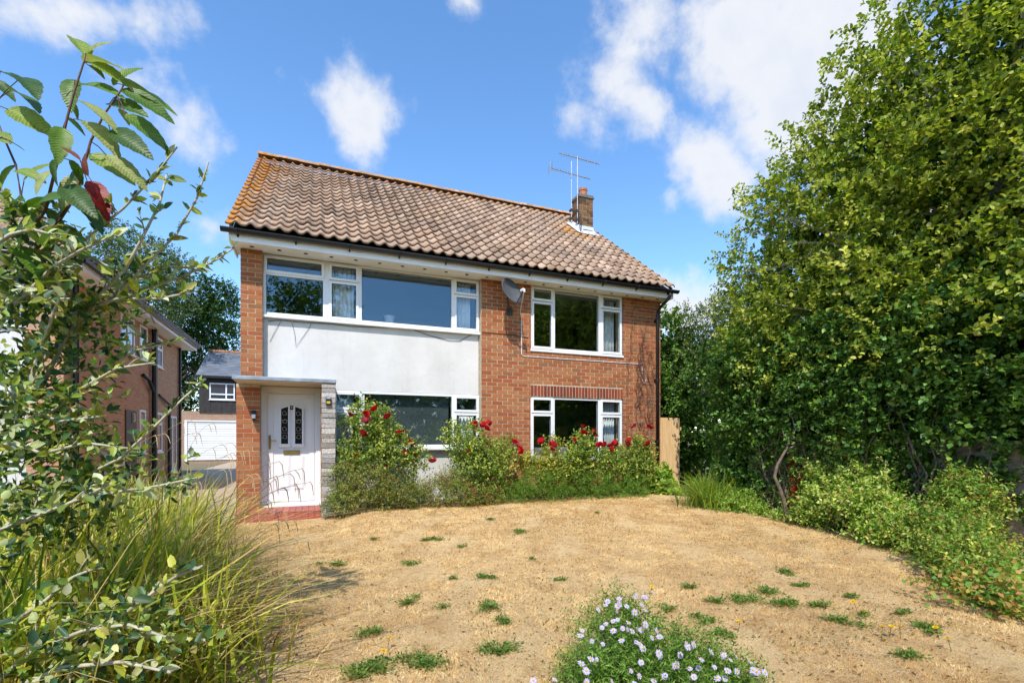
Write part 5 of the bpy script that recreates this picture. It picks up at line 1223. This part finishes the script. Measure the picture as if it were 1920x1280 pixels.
# rows of tiles on the front and side slopes
V_, F_ = [], []; kk = 0; cnt = 0; pit = math.atan(.77)
for r in range(16):
    s = r * GAUGE - .02
    for c in range(44):
        x = rx1 - .25 - c * PITCHX; y = ry0 + s * math.cos(pit); z = rz0 + .02 + s * math.sin(pit)
        if rx1 - x - .1 < y - ry0 or x < rx0 + (y - ry0): continue
        if c > 20: continue
        rot = np.array(Matrix.Rotation(pit, 3, 'X')); V_.append(tv @ rot.T + np.array([x, y, z])); F_.append(tq + kk * len(tv)); kk += 1
    for c in range(46):
        y = ry0 + .1 + c * PITCHX; x = rx1 - s * math.cos(pit); z = rz0 + .02 + s * math.sin(pit)
        if y - ry0 < rx1 - x or ry1 - y - .1 < rx1 - x or r > 6: continue
        rot = np.array(Matrix.Rotation(math.pi / 2, 3, 'Z') @ Matrix.Rotation(pit, 3, 'X')); V_.append(tv @ rot.T + np.array([x, y, z])); F_.append(tq + kk * len(tv)); kk += 1
o = link('roof_tiles', np_mesh('roof_tiles', np.concatenate(V_), np.concatenate(F_), None, M['tile_plain']), nr); o['kind'] = 'stuff'
q = MB(); q.box(-4.44, -4.2, 13.5, 14.0, .0, .95); tag(q.build('meter_cabinet', plain('cabinet_white', (.6, .55, .5), .6), bevel=.01), 'pale box standing against the neighbouring brick side wall', 'cabinet')

# ---- garage and slate roofed house at the end of the drive
bk = thing('house', (-4.5, 31, 0), 'slate roofed house with black cladding and white garage door at drive end', 'house')
q = MB(); q.box(-6.9, 1.0, 31.0, 36, -.1, 2.3); q.box(-6.9, 1.0, 31.05, 36, 2.3, 2.8); q.build('wall', M['farbrick'], bk)
q = MB()
for i in range(26): q.box(-6.0 + i * .27, -6.0 + i * .27 + .262, 30.98 - (.012 if i % 2 else 0), 31.04, 2.74, 4.7)
q.build('cladding', plain('black_cladding', (.035, .032, .03), .8, .3, 8), bk)
q = MB(); q.box(-6.0, 1.0, 31.06, 36, 2.801, 4.7); q.build('upper_wall', M['darkmetal'], bk)
slate = plain('slate', (.17, .19, .22), .6, .25, 2.2, .4)
q = MB(); q._add([(-6.1, 30.65, 4.72), (1.2, 30.65, 4.72), (1.2, 34, 6.55), (-6.1, 34, 6.55), (-6.1, 37, 4.72), (1.2, 37, 4.72)], [(0, 1, 2, 3), (3, 2, 5, 4), (0, 3, 4), (1, 5, 2), (0, 4, 5, 1)]); br_ = q.build('roof', slate, bk)
q = MB(); pa = math.atan2(1.83, 3.35)
for r in range(16):
    s0 = r * .238; y0, z0 = 30.65 + s0 * math.cos(pa), 4.735 + s0 * math.sin(pa); y1, z1 = y0 + .25 * math.cos(pa), z0 + .25 * math.sin(pa) - .012; off = (r % 2) * .15
    for i in range(14):
        x = -6.1 + i * .3 + off; k = len(q.v); q._add([(x + .004, y0, z0 + .012), (x + .294, y0, z0 + .012), (x + .294, y1, z1 + .004), (x + .004, y1, z1 + .004)], [(0, 1, 2, 3)])
q.build('slates', slate, br_)['kind'] = 'stuff'
q = MB(); q.tube([(-6.1, 34, 6.58), (1.2, 34, 6.58)], .1, 8); q.build('ridge', plain('ridge_red', (.4, .18, .1), .9), br_)
q = MB(); q.box(-6.15, 1.1, 30.6, 30.7, 4.6, 4.7); q.build('gutter', M['black'], bk)
nwindow('x', -5.5, -4.28, 3.45, 4.36, 30.96, [('v', -4.7), ('h', 3.75)], bk)
q = MB(); q.box(-6.62, -4.0, 30.93, 30.99, .1, .12)
gd = MB(); gd.box(-6.66, -6.54, 30.9, 30.99, .05, 2.3); gd.box(-6.54, -3.8, 30.9, 30.99, 2.22, 2.3); gd = gd.build('garage_door', M['upvc'], bk)
for i in range(16):
    q = MB(); z = .12 + i * .131; q._add([(-6.54, 30.985, z), (-3.9, 30.985, z), (-3.9, 30.95, z + .02), (-6.54, 30.95, z + .02), (-3.9, 30.95, z + .11), (-6.54, 30.95, z + .11), (-3.9, 30.985, z + .13), (-6.54, 30.985, z + .13)], [(0, 1, 2, 3), (3, 2, 4, 5), (5, 4, 6, 7)]); q.build('slat', M['upvc'], gd)

# trees in the gap
rg4 = np.random.default_rng(9)
def gap_tree(name, label, spots, pal, base, top, n, r0=.2, ll=.13, lw=.10):
    b = [db_(px, py, D, r) for px, py, D, r in spots]
    tree(name, label, base, top, r0, b, rt_, M['bark'], [sprigs(rg4, b, n, 8, .6, ll, lw, pal, None, .2, .35)], M['leaf'])
gap_tree('dark_oak_tree', 'dark green tree between the two houses over the slate roof', [(400, 560, 31.0, 1.28), (430, 590, 31.0, 1.02), (380, 600, 31.0, 1.54), (410, 630, 30.5, 1.15), (360, 560, 31.0, 1.54), (345, 610, 31.0, 1.54), (435, 640, 30.5, 0.70), (365, 650, 30.5, 1.28), (340, 670, 31.0, 1.28), (400, 665, 30.0, 0.64), (350, 700, 31.0, 1.15), (418, 555, 31.0, 0.77), (375, 700, 30.0, 0.64), (345, 735, 31.0, 1.02), (330, 760, 31.5, 1.02), (352, 770, 31.5, 0.77), (325, 715, 31.5, 1.15)],
         [lin(50, 84, 34), lin(38, 66, 28), lin(74, 106, 44)], (-9.2, 36.0, 0), (-8.8, 36.0, 6.5), 2600, .25, .16, .13)
gap_tree('grey_green_tree', 'grey green tree rising behind the neighbouring roof', [(240, 470, 27, 1.3), (280, 490, 27, 1.3), (310, 520, 27, 1.2), (215, 500, 27, 1.2), (265, 540, 26, 1.4), (320, 560, 26, 1.2), (230, 450, 27, .7), (200, 540, 27, 1.2), (335, 500, 27, .7), (295, 590, 26, 1.2), (180, 480, 28, 1.0)],
         [lin(88, 108, 66), lin(70, 92, 54), lin(112, 128, 84)], (-14.5, 29.5, 0), (-14, 29.5, 7.0), 1900)

# trees and hedge across the road behind the viewer (they show in the window panes)
rh = random.Random(77)
def back_tree(label, cx, cy, h, r, n):
    b = [(cx + rh.uniform(-1, 1) * r, cy + rh.uniform(-.8, .8) * r, h * rh.uniform(.42, .95), r * .42, r * .42, r * .36) for _ in range(22)]
    tree('street_tree', label, (cx, cy, 0), (cx, cy, h * .6), .22, b, rh, M['bark'], [sprigs(rg4, b, n, 8, .6, .16, .12, G_DARK + G_MID[:2], None, .2, .3)], M['leaf'], 'trees behind the viewer')
back_tree('leafy tree behind the viewer mirrored in the upper left window', -1.6, -7.5, 9.2, 2.6, 1300)
back_tree('broad tree behind the viewer mirrored in the upper right window', 15.0, -6.0, 10.5, 3.6, 1900)
hb = [(x + rh.uniform(-.3, .3), -4.6 + rh.uniform(-.3, .3), z, .7, .6, .6) for x in np.arange(-9, 16, .8) for z in (.5, 1.3, 2.1, 2.8)]
hg = thing('hedge', (3, -4.6, 0), 'tall clipped hedge behind the viewer mirrored in the lower windows', 'hedge')
foliage_part('foliage', [sprigs(rg4, hb, 5200, 8, .35, .22, .19, G_DARK, None, .3, .3)], M['leaf'], hg)
q = MB()
for x in np.arange(-9, 16, 1.6): q.tube([(x, -4.6, 0), (x + .1, -4.6, 2.2)], [.05, .02], 5)
q.build('stem', M['bark'], hg)['kind'] = 'stuff'

# =================================================================== LEFT FOREGROUND
rgf = np.random.default_rng(12); rl = random.Random(44)
def leaf_mesh(name, L_, W_, seg, c_top, mat, curl=.25, fold=.2, serr=0.0, seed=0):
    """one broad leaf lying along +x: midrib, raised halves, pointed tip"""
    r = random.Random(seed); mb = MB(); vs_ = []; cs_ = []
    for i in range(seg + 1):
        t = i / seg; w = W_ * .5 * (math.sin(math.pi * min(1, t ** .8 * .98 + .02)) ** .75) * (1 - .15 * t); x = L_ * t; z = -curl * L_ * t * t
        wave = serr * (1 if i % 2 else -1) * W_
        for k in (-1, -.5, 0, .5, 1):
            vs_.append((x, k * (w + (wave if abs(k) == 1 and 0 < i < seg else 0)), z + abs(k) * fold * w + (.03 * W_ * math.sin(i * 2.2) if abs(k) == .5 else 0)))
            sh = 1.0 + (.22 if k == 0 else 0) + r.uniform(-.06, .06); cs_.append(tuple(c * sh for c in c_top))
    fs = []
    for i in range(seg):
        for k in range(4): a = i * 5 + k; fs.append((a, a + 1, a + 6, a + 5))
    mb.v, mb.f, mb.c = vs_, fs, cs_; return mb.mesh(name, mat, True)
def place_leaf(me, parent, p, axis, nrm, s=1.0):
    a = Vector(axis).normalized(); n = Vector(nrm); y = n.cross(a)
    if y.length < 1e-4: y = Vector((0, 1, 0))
    y.normalize(); z = a.cross(y); m = Matrix((a, y, z)).transposed()
    o = link('leaf', me, parent, p); o.rotation_euler = m.to_euler(); o.scale = (s, s, s); return o
# -- cherry sapling with long drooping leaves
CH = [lin(84, 116, 40), lin(104, 136, 48), lin(66, 96, 36), lin(136, 156, 66), lin(158, 166, 104)]
LM = [leaf_mesh('cherry_leaf', .155, .072, 12, c, M['vein'], .28, .28, .02, i) for i, c in enumerate(CH)]
LR_ = [leaf_mesh('cherry_leaf_red', .15, .062, 12, c, M['vein'], .3, .3, .02, 9 + i) for i, c in enumerate((lin(150, 44, 44), lin(140, 76, 62)))]
chy = thing('cherry_sapling', (-2.05, 1.2, 0), 'tall sapling with long serrated leaves rising at the upper left corner', 'sapling')
DC = 2.25
stems_c = [[(-25, 640), (10, 500), (50, 440), (85, 395), (108, 300), (125, 225), (140, 170), (156, 120), (160, 104)],
           [(-10, 560), (40, 500), (100, 430), (140, 370), (155, 320), (170, 265), (195, 215), (220, 180), (232, 160)],
           [(-60, 560), (-20, 480), (15, 430), (40, 370), (30, 310), (8, 260), (-15, 200)]]
q = MB(); base = Vector((-2.05, 1.2, 0))
for k, s in enumerate(stems_c):
    pts = [reach(x, y, DC + .05 * k) for x, y in s]; n = len(pts); q.tube([base] + pts, [.014] + [.009 * (1 - .75 * i / n) for i in range(n)], 6)
q.build('stem', M['redtwig'], chy, smooth=True)
leaf_spec = []
for (bx_, by_), (tx, ty) in [((160, 104), (136, 56)), ((162, 104), (195, 70)), ((160, 118), (228, 112)), ((165, 122), (194, 140)), ((150, 160), (215, 165)), ((170, 118), (235, 150)), ((212, 160), (252, 118)), ((232, 160), (325, 182)), ((228, 168), (318, 215)), ((250, 172), (322, 200)), ((205, 195), (255, 200)), ((145, 188), (218, 232)), ((140, 150), (125, 190)), ((124, 180), (150, 218)), ((235, 215), (310, 270)), ((160, 228), (222, 280)), ((207, 245), (287, 292)), ((168, 290), (268, 345)), ((200, 292), (265, 340)), ((15, 205), (120, 260)), ((0, 135), (62, 160)), ((-10, 150), (20, 178)), ((20, 170), (88, 200)), ((40, 145), (64, 165)), ((125, 220), (155, 245)), ((225, 205), (242, 228)), ((118, 240), (110, 290)), ((105, 300), (95, 345)), ((100, 320), (60, 350)), ((130, 300), (160, 345)), ((150, 330), (110, 380)), ((90, 370), (40, 420)), ((120, 350), (170, 400)), ((60, 400), (20, 450)), ((85, 390), (125, 440)), ((140, 370), (190, 420)), ((40, 370), (0, 400)), ((30, 310), (-10, 345)), ((30, 320), (70, 330)), ((0, 260), (45, 275)), ((20, 270), (-20, 240)), ((60, 430), (110, 470)), ((30, 460), (75, 510)), ((100, 430), (150, 455)), ((110, 420), (70, 455)), ((130, 385), (95, 415)), ((20, 440), (-15, 480)), ((150, 320), (120, 345)), ((70, 385), (110, 360)), ((45, 340), (80, 300))]:
    leaf_spec.append((bx_, by_, tx, ty, rl.choice(LM)))
for a in [(165, 330, 150, 290, LR_[1]), (172, 340, 205, 415, LR_[0]), (165, 345, 192, 400, LR_[0]), (140, 345, 168, 372, LR_[1]), (150, 300, 132, 285, LR_[1])]: leaf_spec.append(a)
for bx_, by_, tx, ty, me in leaf_spec:
    d0 = DC + rl.uniform(-.1, .12); p0 = reach(bx_, by_, d0); p1 = reach(tx, ty, d0 + rl.uniform(-.09, .09)); L_ = (p1 - p0).length
    place_leaf(me, chy, p0, p1 - p0 + Vector((0, 0, .1 * L_)), Vector((rl.uniform(-.5, .4), rl.uniform(-1.3, -.2), .75)), max(.55, min(1.5, L_ / .142)))
q = MB()
for bx_, by_, tx, ty, me in leaf_spec:
    a = reach(bx_, by_, DC); s = min((p for st in stems_c for p in st), key=lambda p: (p[0] - bx_) ** 2 + (p[1] - by_) ** 2); q.tube([reach(*s, DC), (reach(*s, DC) + a) / 2 + Vector((0, 0, .008)), a], .0022, 4)
q.build('leaf_stalk', M['redtwig'], chy)['kind'] = 'stuff'

# -- silver leaved evergreen shrub with pale twigs
EL = [lin(150, 146, 74), lin(112, 130, 62), lin(74, 108, 56), lin(128, 154, 66), lin(166, 180, 74), lin(190, 198, 138), lin(206, 212, 172), lin(62, 96, 62), lin(186, 190, 72)]
EM = [leaf_mesh('silver_leaf', .06, .033, 7, c, M['vein2'], .12, .22, .0, 20 + i) for i, c in enumerate(EL)]
els = thing('silver_leaf_shrub', (-1.5, 1.3, 0), 'large evergreen shrub with grey twigs and silvery leaves at the left edge', 'shrub')
br = [([(-30, 900), (30, 800), (80, 640), (111, 560), (111, 497), (160, 450), (232, 390), (290, 330), (332, 276)], 2.3), ([(60, 760), (120, 640), (180, 560), (235, 505), (275, 430), (300, 380), (313, 326)], 2.4),
      ([(-20, 800), (60, 700), (130, 620), (210, 560), (270, 500), (330, 440), (370, 370), (391, 304)], 2.5), ([(0, 760), (90, 660), (180, 590), (260, 545), (340, 520), (400, 490), (440, 464)], 2.6),
      ([(-40, 720), (40, 660), (130, 590), (220, 560), (300, 560), (370, 545)], 2.45), ([(-40, 950), (40, 930), (140, 900), (225, 860), (300, 790), (345, 745), (386, 710)], 2.35),
      ([(-40, 860), (60, 800), (150, 730), (220, 690), (290, 680)], 2.3), ([(-30, 620), (40, 560), (100, 500), (150, 470), (215, 440)], 2.2), ([(-30, 940), (80, 935), (200, 925), (300, 910), (370, 895)], 2.2),
      ([(-40, 1010), (60, 970), (150, 935), (210, 905)], 2.0), ([(-60, 640), (0, 600), (60, 520), (90, 470), (130, 430)], 2.3), ([(-40, 700), (30, 720), (110, 700), (190, 690), (260, 655), (330, 640)], 2.6),
      ([(-30, 470), (20, 440), (60, 430), (100, 440)], 2.1), ([(150, 470), (200, 500), (260, 520), (320, 500), (380, 500), (420, 480)], 2.55), ([(100, 1260), (180, 1190), (260, 1130), (330, 1080), (380, 1060)], 1.9), ([(-20, 1290), (60, 1220), (160, 1180), (240, 1170), (330, 1200)], 1.8), ([(0, 1180), (80, 1130), (140, 1080), (190, 1060)], 2.0),
      ([(-40, 540), (20, 520), (70, 560), (130, 560)], 2.15), ([(-40, 860), (20, 830), (80, 850), (160, 830), (240, 840)], 2.1), ([(-30, 760), (40, 760), (110, 790), (190, 780)], 2.2), ([(20, 1290), (120, 1250), (230, 1240), (320, 1260)], 1.75)]
q = MB(); count = 0; rest = []
for s, D in br:
    pts = [reach(x, y, D + .06 * math.sin(i * 1.3)) for i, (x, y) in enumerate(s)]; n = len(pts)
    q.tube(pts, [.0105 * (1 - .72 * i / n) for i in range(n)], 6)
    fine = []
    for i in range(n - 1):
        L_ = (pts[i + 1] - pts[i]).length; m = max(2, int(L_ / .016))
        for k in range(m): fine.append((pts[i].lerp(pts[i + 1], k / m), (pts[i + 1] - pts[i]).normalized(), (i + k / m) / n))
    shoots = []
    for k in range(5, len(fine), 6):                          # short side shoots
        p, t, u = fine[k]
        if u > .85: continue
        d = (t * .7 + Vector((rl.uniform(-1, 1), rl.uniform(-1, 1), rl.uniform(-.4, 1))) * .7).normalized(); L_ = rl.uniform(.06, .17) * (1.1 - u); e_ = p + d * L_; q.tube([p, p.lerp(e_, .5) + Vector((0, 0, .005)), e_], [.004, .003, .0018], 5); shoots.append((p, e_, d))
    spots = [(p, t, u) for p, t, u in fine[::2]] + [(p.lerp(e_, k / 5), d, .3) for p, e_, d in shoots for k in range(1, 6)]
    for p, t, u in spots:
        if rl.random() < .18 + .62 * max(0, u - .5) * (1 if s[-1][1] < 480 else .2): continue
        d = (t * .5 + Vector((rl.uniform(-1, 1), rl.uniform(-1, 1), rl.uniform(-.7, 1)))).normalized(); nn_ = Vector((rl.uniform(-.7, .5), rl.uniform(-1, .2), rl.uniform(.1, 1)))
        sc = rl.uniform(.6, 1.25) * (1.15 if u < .5 else .8); rest.append((p, d, nn_, sc))
rl.shuffle(rest)
for p, d, nn_, sc in rest[:300]: place_leaf(rl.choice(EM), els, p, d, nn_, sc)
q.build('branch', M['twig'], els, smooth=True)
rp = rest[300:]; P = np.array([tuple(a[0]) for a in rp]); A = np.array([tuple(a[1]) for a in rp]); Nn = np.array([tuple(a[2].normalized()) for a in rp]); sc = np.array([a[3] for a in rp])
extra = [db_(40, 900, 2.2, .2), db_(90, 860, 2.3, .18), db_(30, 980, 2.1, .16), db_(120, 930, 2.3, .16), db_(200, 900, 2.4, .12), db_(30, 640, 2.4, .18), db_(60, 480, 2.3, .16), db_(20, 560, 2.3, .18), db_(120, 1220, 1.9, .16), db_(230, 1210, 1.95, .15), db_(40, 1240, 1.8, .16), db_(320, 1230, 1.95, .1), db_(100, 540, 2.35, .14), db_(150, 640, 2.5, .12), db_(60, 780, 2.3, .16), db_(150, 760, 2.5, .13), db_(10, 720, 2.2, .16), db_(90, 700, 2.5, .12), db_(200, 600, 2.6, .1), db_(60, 400, 2.4, .1), db_(150, 1000, 2.4, .12), db_(20, 430, 2.3, .12), db_(250, 560, 2.6, .1), db_(320, 870, 2.5, .1), db_(130, 830, 2.5, .12)]
foliage_part('foliage', [leaf_arrays(P, A, Nn, .052 * sc, .026 * sc, jit_cols(rgf, len(P), EL, None, .15), .22, True), sprigs(rgf, extra, 560, 7, .16, .05, .028, EL + EL[2:4] + EL[7:8] * 2, None, .3, .2, round_=True)], M['gloss_leaf'], els)

# -- long grass and sedge
GB = [lin(158, 168, 50), lin(122, 140, 42), lin(200, 196, 70), lin(84, 106, 34), lin(222, 208, 100), lin(214, 184, 116), lin(160, 124, 72)]
gc = []
for _ in range(240):
    px, py = rl.uniform(-60, 500), rl.uniform(1010, 1330); d = direction(px, py); k = -CAMH / d.z; x, y = d.x * k, d.y * k
    lim = float(np.interp(y, [1.5, 3.0, 4.3, 6.0, 8.0], [-.4, -.4, -.65, -1.1, -1.4]))
    if x < lim - .1 and y > 1.6: gc.append((x, y, 0.))
for _ in range(110):
    y = rl.uniform(4.0, 8.2); x = rl.uniform(-4.2, float(np.interp(y, [4, 6, 8], [-.7, -1.2, -1.6]))); gc.append((x, y, 0.))
lg = blade_thing('long_grass', 'tangle of tall yellow green grass along the left of the lawn', 'grass', gc,
            [((4600, .66, .020, GB), dict(lean=.8, spread=.17, w=[.26, .24, .18, .16, .08, .05, .03], bias=(.4, -.05))), ((2300, .74, .0055, [lin(206, 178, 120), lin(176, 142, 92), lin(224, 202, 146)]), dict(lean=.9, spread=.22, bias=(.6, .1))), ((900, .8, .024, [lin(168, 180, 50), lin(188, 190, 64), lin(130, 152, 44)]), dict(lean=.45, spread=.2, bias=(.2, -.1)))])
lg['kind'] = 'stuff'
tc_ = []
while len(tc_) < 70:
    y = rl.uniform(2.6, 6.6); x = rl.uniform(-3.4, -.95 - .1 * max(0, y - 4))
    if (x * C_ - y * S_) / (x * S_ + y * C_) > -1.25: tc_.append((x, y, 0.))
tg = blade_thing('tall_sedge', 'tall arching sedge leaves and straw stems hiding the drive at left', 'sedge', tc_,
            [((2300, 1.1, .020, GB), dict(lean=.58, spread=.14, w=[.22, .2, .22, .12, .12, .08, .04], bias=(.25, 0))), ((800, .98, .03, [lin(176, 188, 52), lin(196, 198, 66), lin(138, 160, 46)]), dict(lean=.5, spread=.15, bias=(.3, 0))), ((2200, 1.2, .006, [lin(214, 186, 128), lin(184, 150, 98), lin(230, 208, 152)]), dict(lean=1.0, spread=.2, bias=(.6, .1)))])
tg['kind'] = 'stuff'
hb_ = [db_(420, 1130, 4.0, .2, .3, .14), db_(470, 1100, 4.3, .18, .2, .12), db_(460, 1170, 3.6, .2, .2, .12), db_(500, 1130, 4.1, .12, .12, .08), db_(440, 1220, 3.2, .2, .2, .1), db_(380, 1200, 3.2, .25, .25, .15), db_(330, 1150, 3.4, .3, .3, .2), db_(470, 1250, 3.0, .16, .16, .07), db_(300, 1250, 2.9, .22, .22, .14)]
bush('straggly_weeds', 'low straggly olive weeds where the long grass meets the lawn', hb_, 900, 7, .16, .034, .015, [lin(96, 112, 52), lin(122, 128, 62), lin(150, 124, 78), lin(74, 92, 44)], 'plant', tip=[lin(150, 90, 110), lin(160, 170, 80)], tipf=.08, stems=20)
sg = thing('pendulous_sedge', (-1.2, 4.6, 0), 'brown drooping sedge seed heads arching in front of the white door', 'sedge')
sedge_mat = plain('sedge_brown', (.24, .15, .08), .8, .35, 30)
straw_mat = plain('sedge_straw', (.52, .38, .2), .8, .25, 30)
def sedge(base_px, tip_px, D, head, mat):
    b = reach(*base_px, D); b.z = max(b.z, .05); t = reach(*tip_px, D - .2); pts = []
    for i in range(9):
        s = i / 8; p = b.lerp(t, s); p.z = b.z + (t.z - b.z) * (1 - (1 - s) ** 1.7); pts.append(p)
    q = MB(); q.tube(pts, [.0028 * (1 - .5 * i / 9) for i in range(9)], 4)
    for k in range(head):
        p = pts[-1 - k % 3] if k else pts[-1]; dx = rl.uniform(.02, .05); L_ = rl.uniform(.06, .16)
        rt2 = Vector((C_, -S_, 0)); q.tube([p, p + rt2 * dx + Vector((0, 0, .012)), p + rt2 * (dx * 1.7) + Vector((0, 0, -.02)), p + rt2 * (dx * 2.1) + Vector((0, 0, -L_))], [.002, .003, .0042, .002], 5)
    q.build('stem', mat, sg)
for b, t, D, h, m in [((360, 1000), (490, 850), 4.6, 2, sedge_mat), ((380, 1010), (515, 867), 4.6, 3, sedge_mat), ((370, 1030), (535, 890), 4.5, 3, sedge_mat), ((380, 1030), (575, 905), 4.5, 3, sedge_mat), ((350, 1020), (505, 897), 4.4, 2, sedge_mat), ((390, 1040), (545, 912), 4.4, 3, sedge_mat), ((360, 940), (440, 848), 4.8, 3, straw_mat), ((330, 900), (395, 795), 4.8, 2, straw_mat), ((300, 930), (425, 832), 4.8, 3, straw_mat), ((280, 900), (360, 812), 4.9, 2, straw_mat), ((320, 930), (460, 845), 4.7, 3, straw_mat), ((250, 880), (350, 790), 4.8, 2, straw_mat), ((380, 980), (470, 890), 4.6, 2, straw_mat), ((200, 900), (300, 815), 4.6, 2, straw_mat), ((420, 1030), (500, 940), 4.5, 2, sedge_mat), ((440, 1060), (520, 960), 4.3, 2, straw_mat), ((420, 1080), (540, 975), 4.2, 3, sedge_mat), ((430, 1000), (560, 880), 4.6, 2, sedge_mat), ((400, 1100), (560, 1010), 3.9, 2, straw_mat), ((420, 1150), (545, 1090), 3.6, 2, straw_mat), ((440, 1020), (450, 880), 4.6, 1, sedge_mat), ((300, 1000), (370, 905), 4.4, 2, straw_mat), ((250, 1000), (330, 900), 4.3, 2, straw_mat), ((350, 960), (420, 880), 4.6, 2, straw_mat)]:
    sedge(b, t, D, h, m)
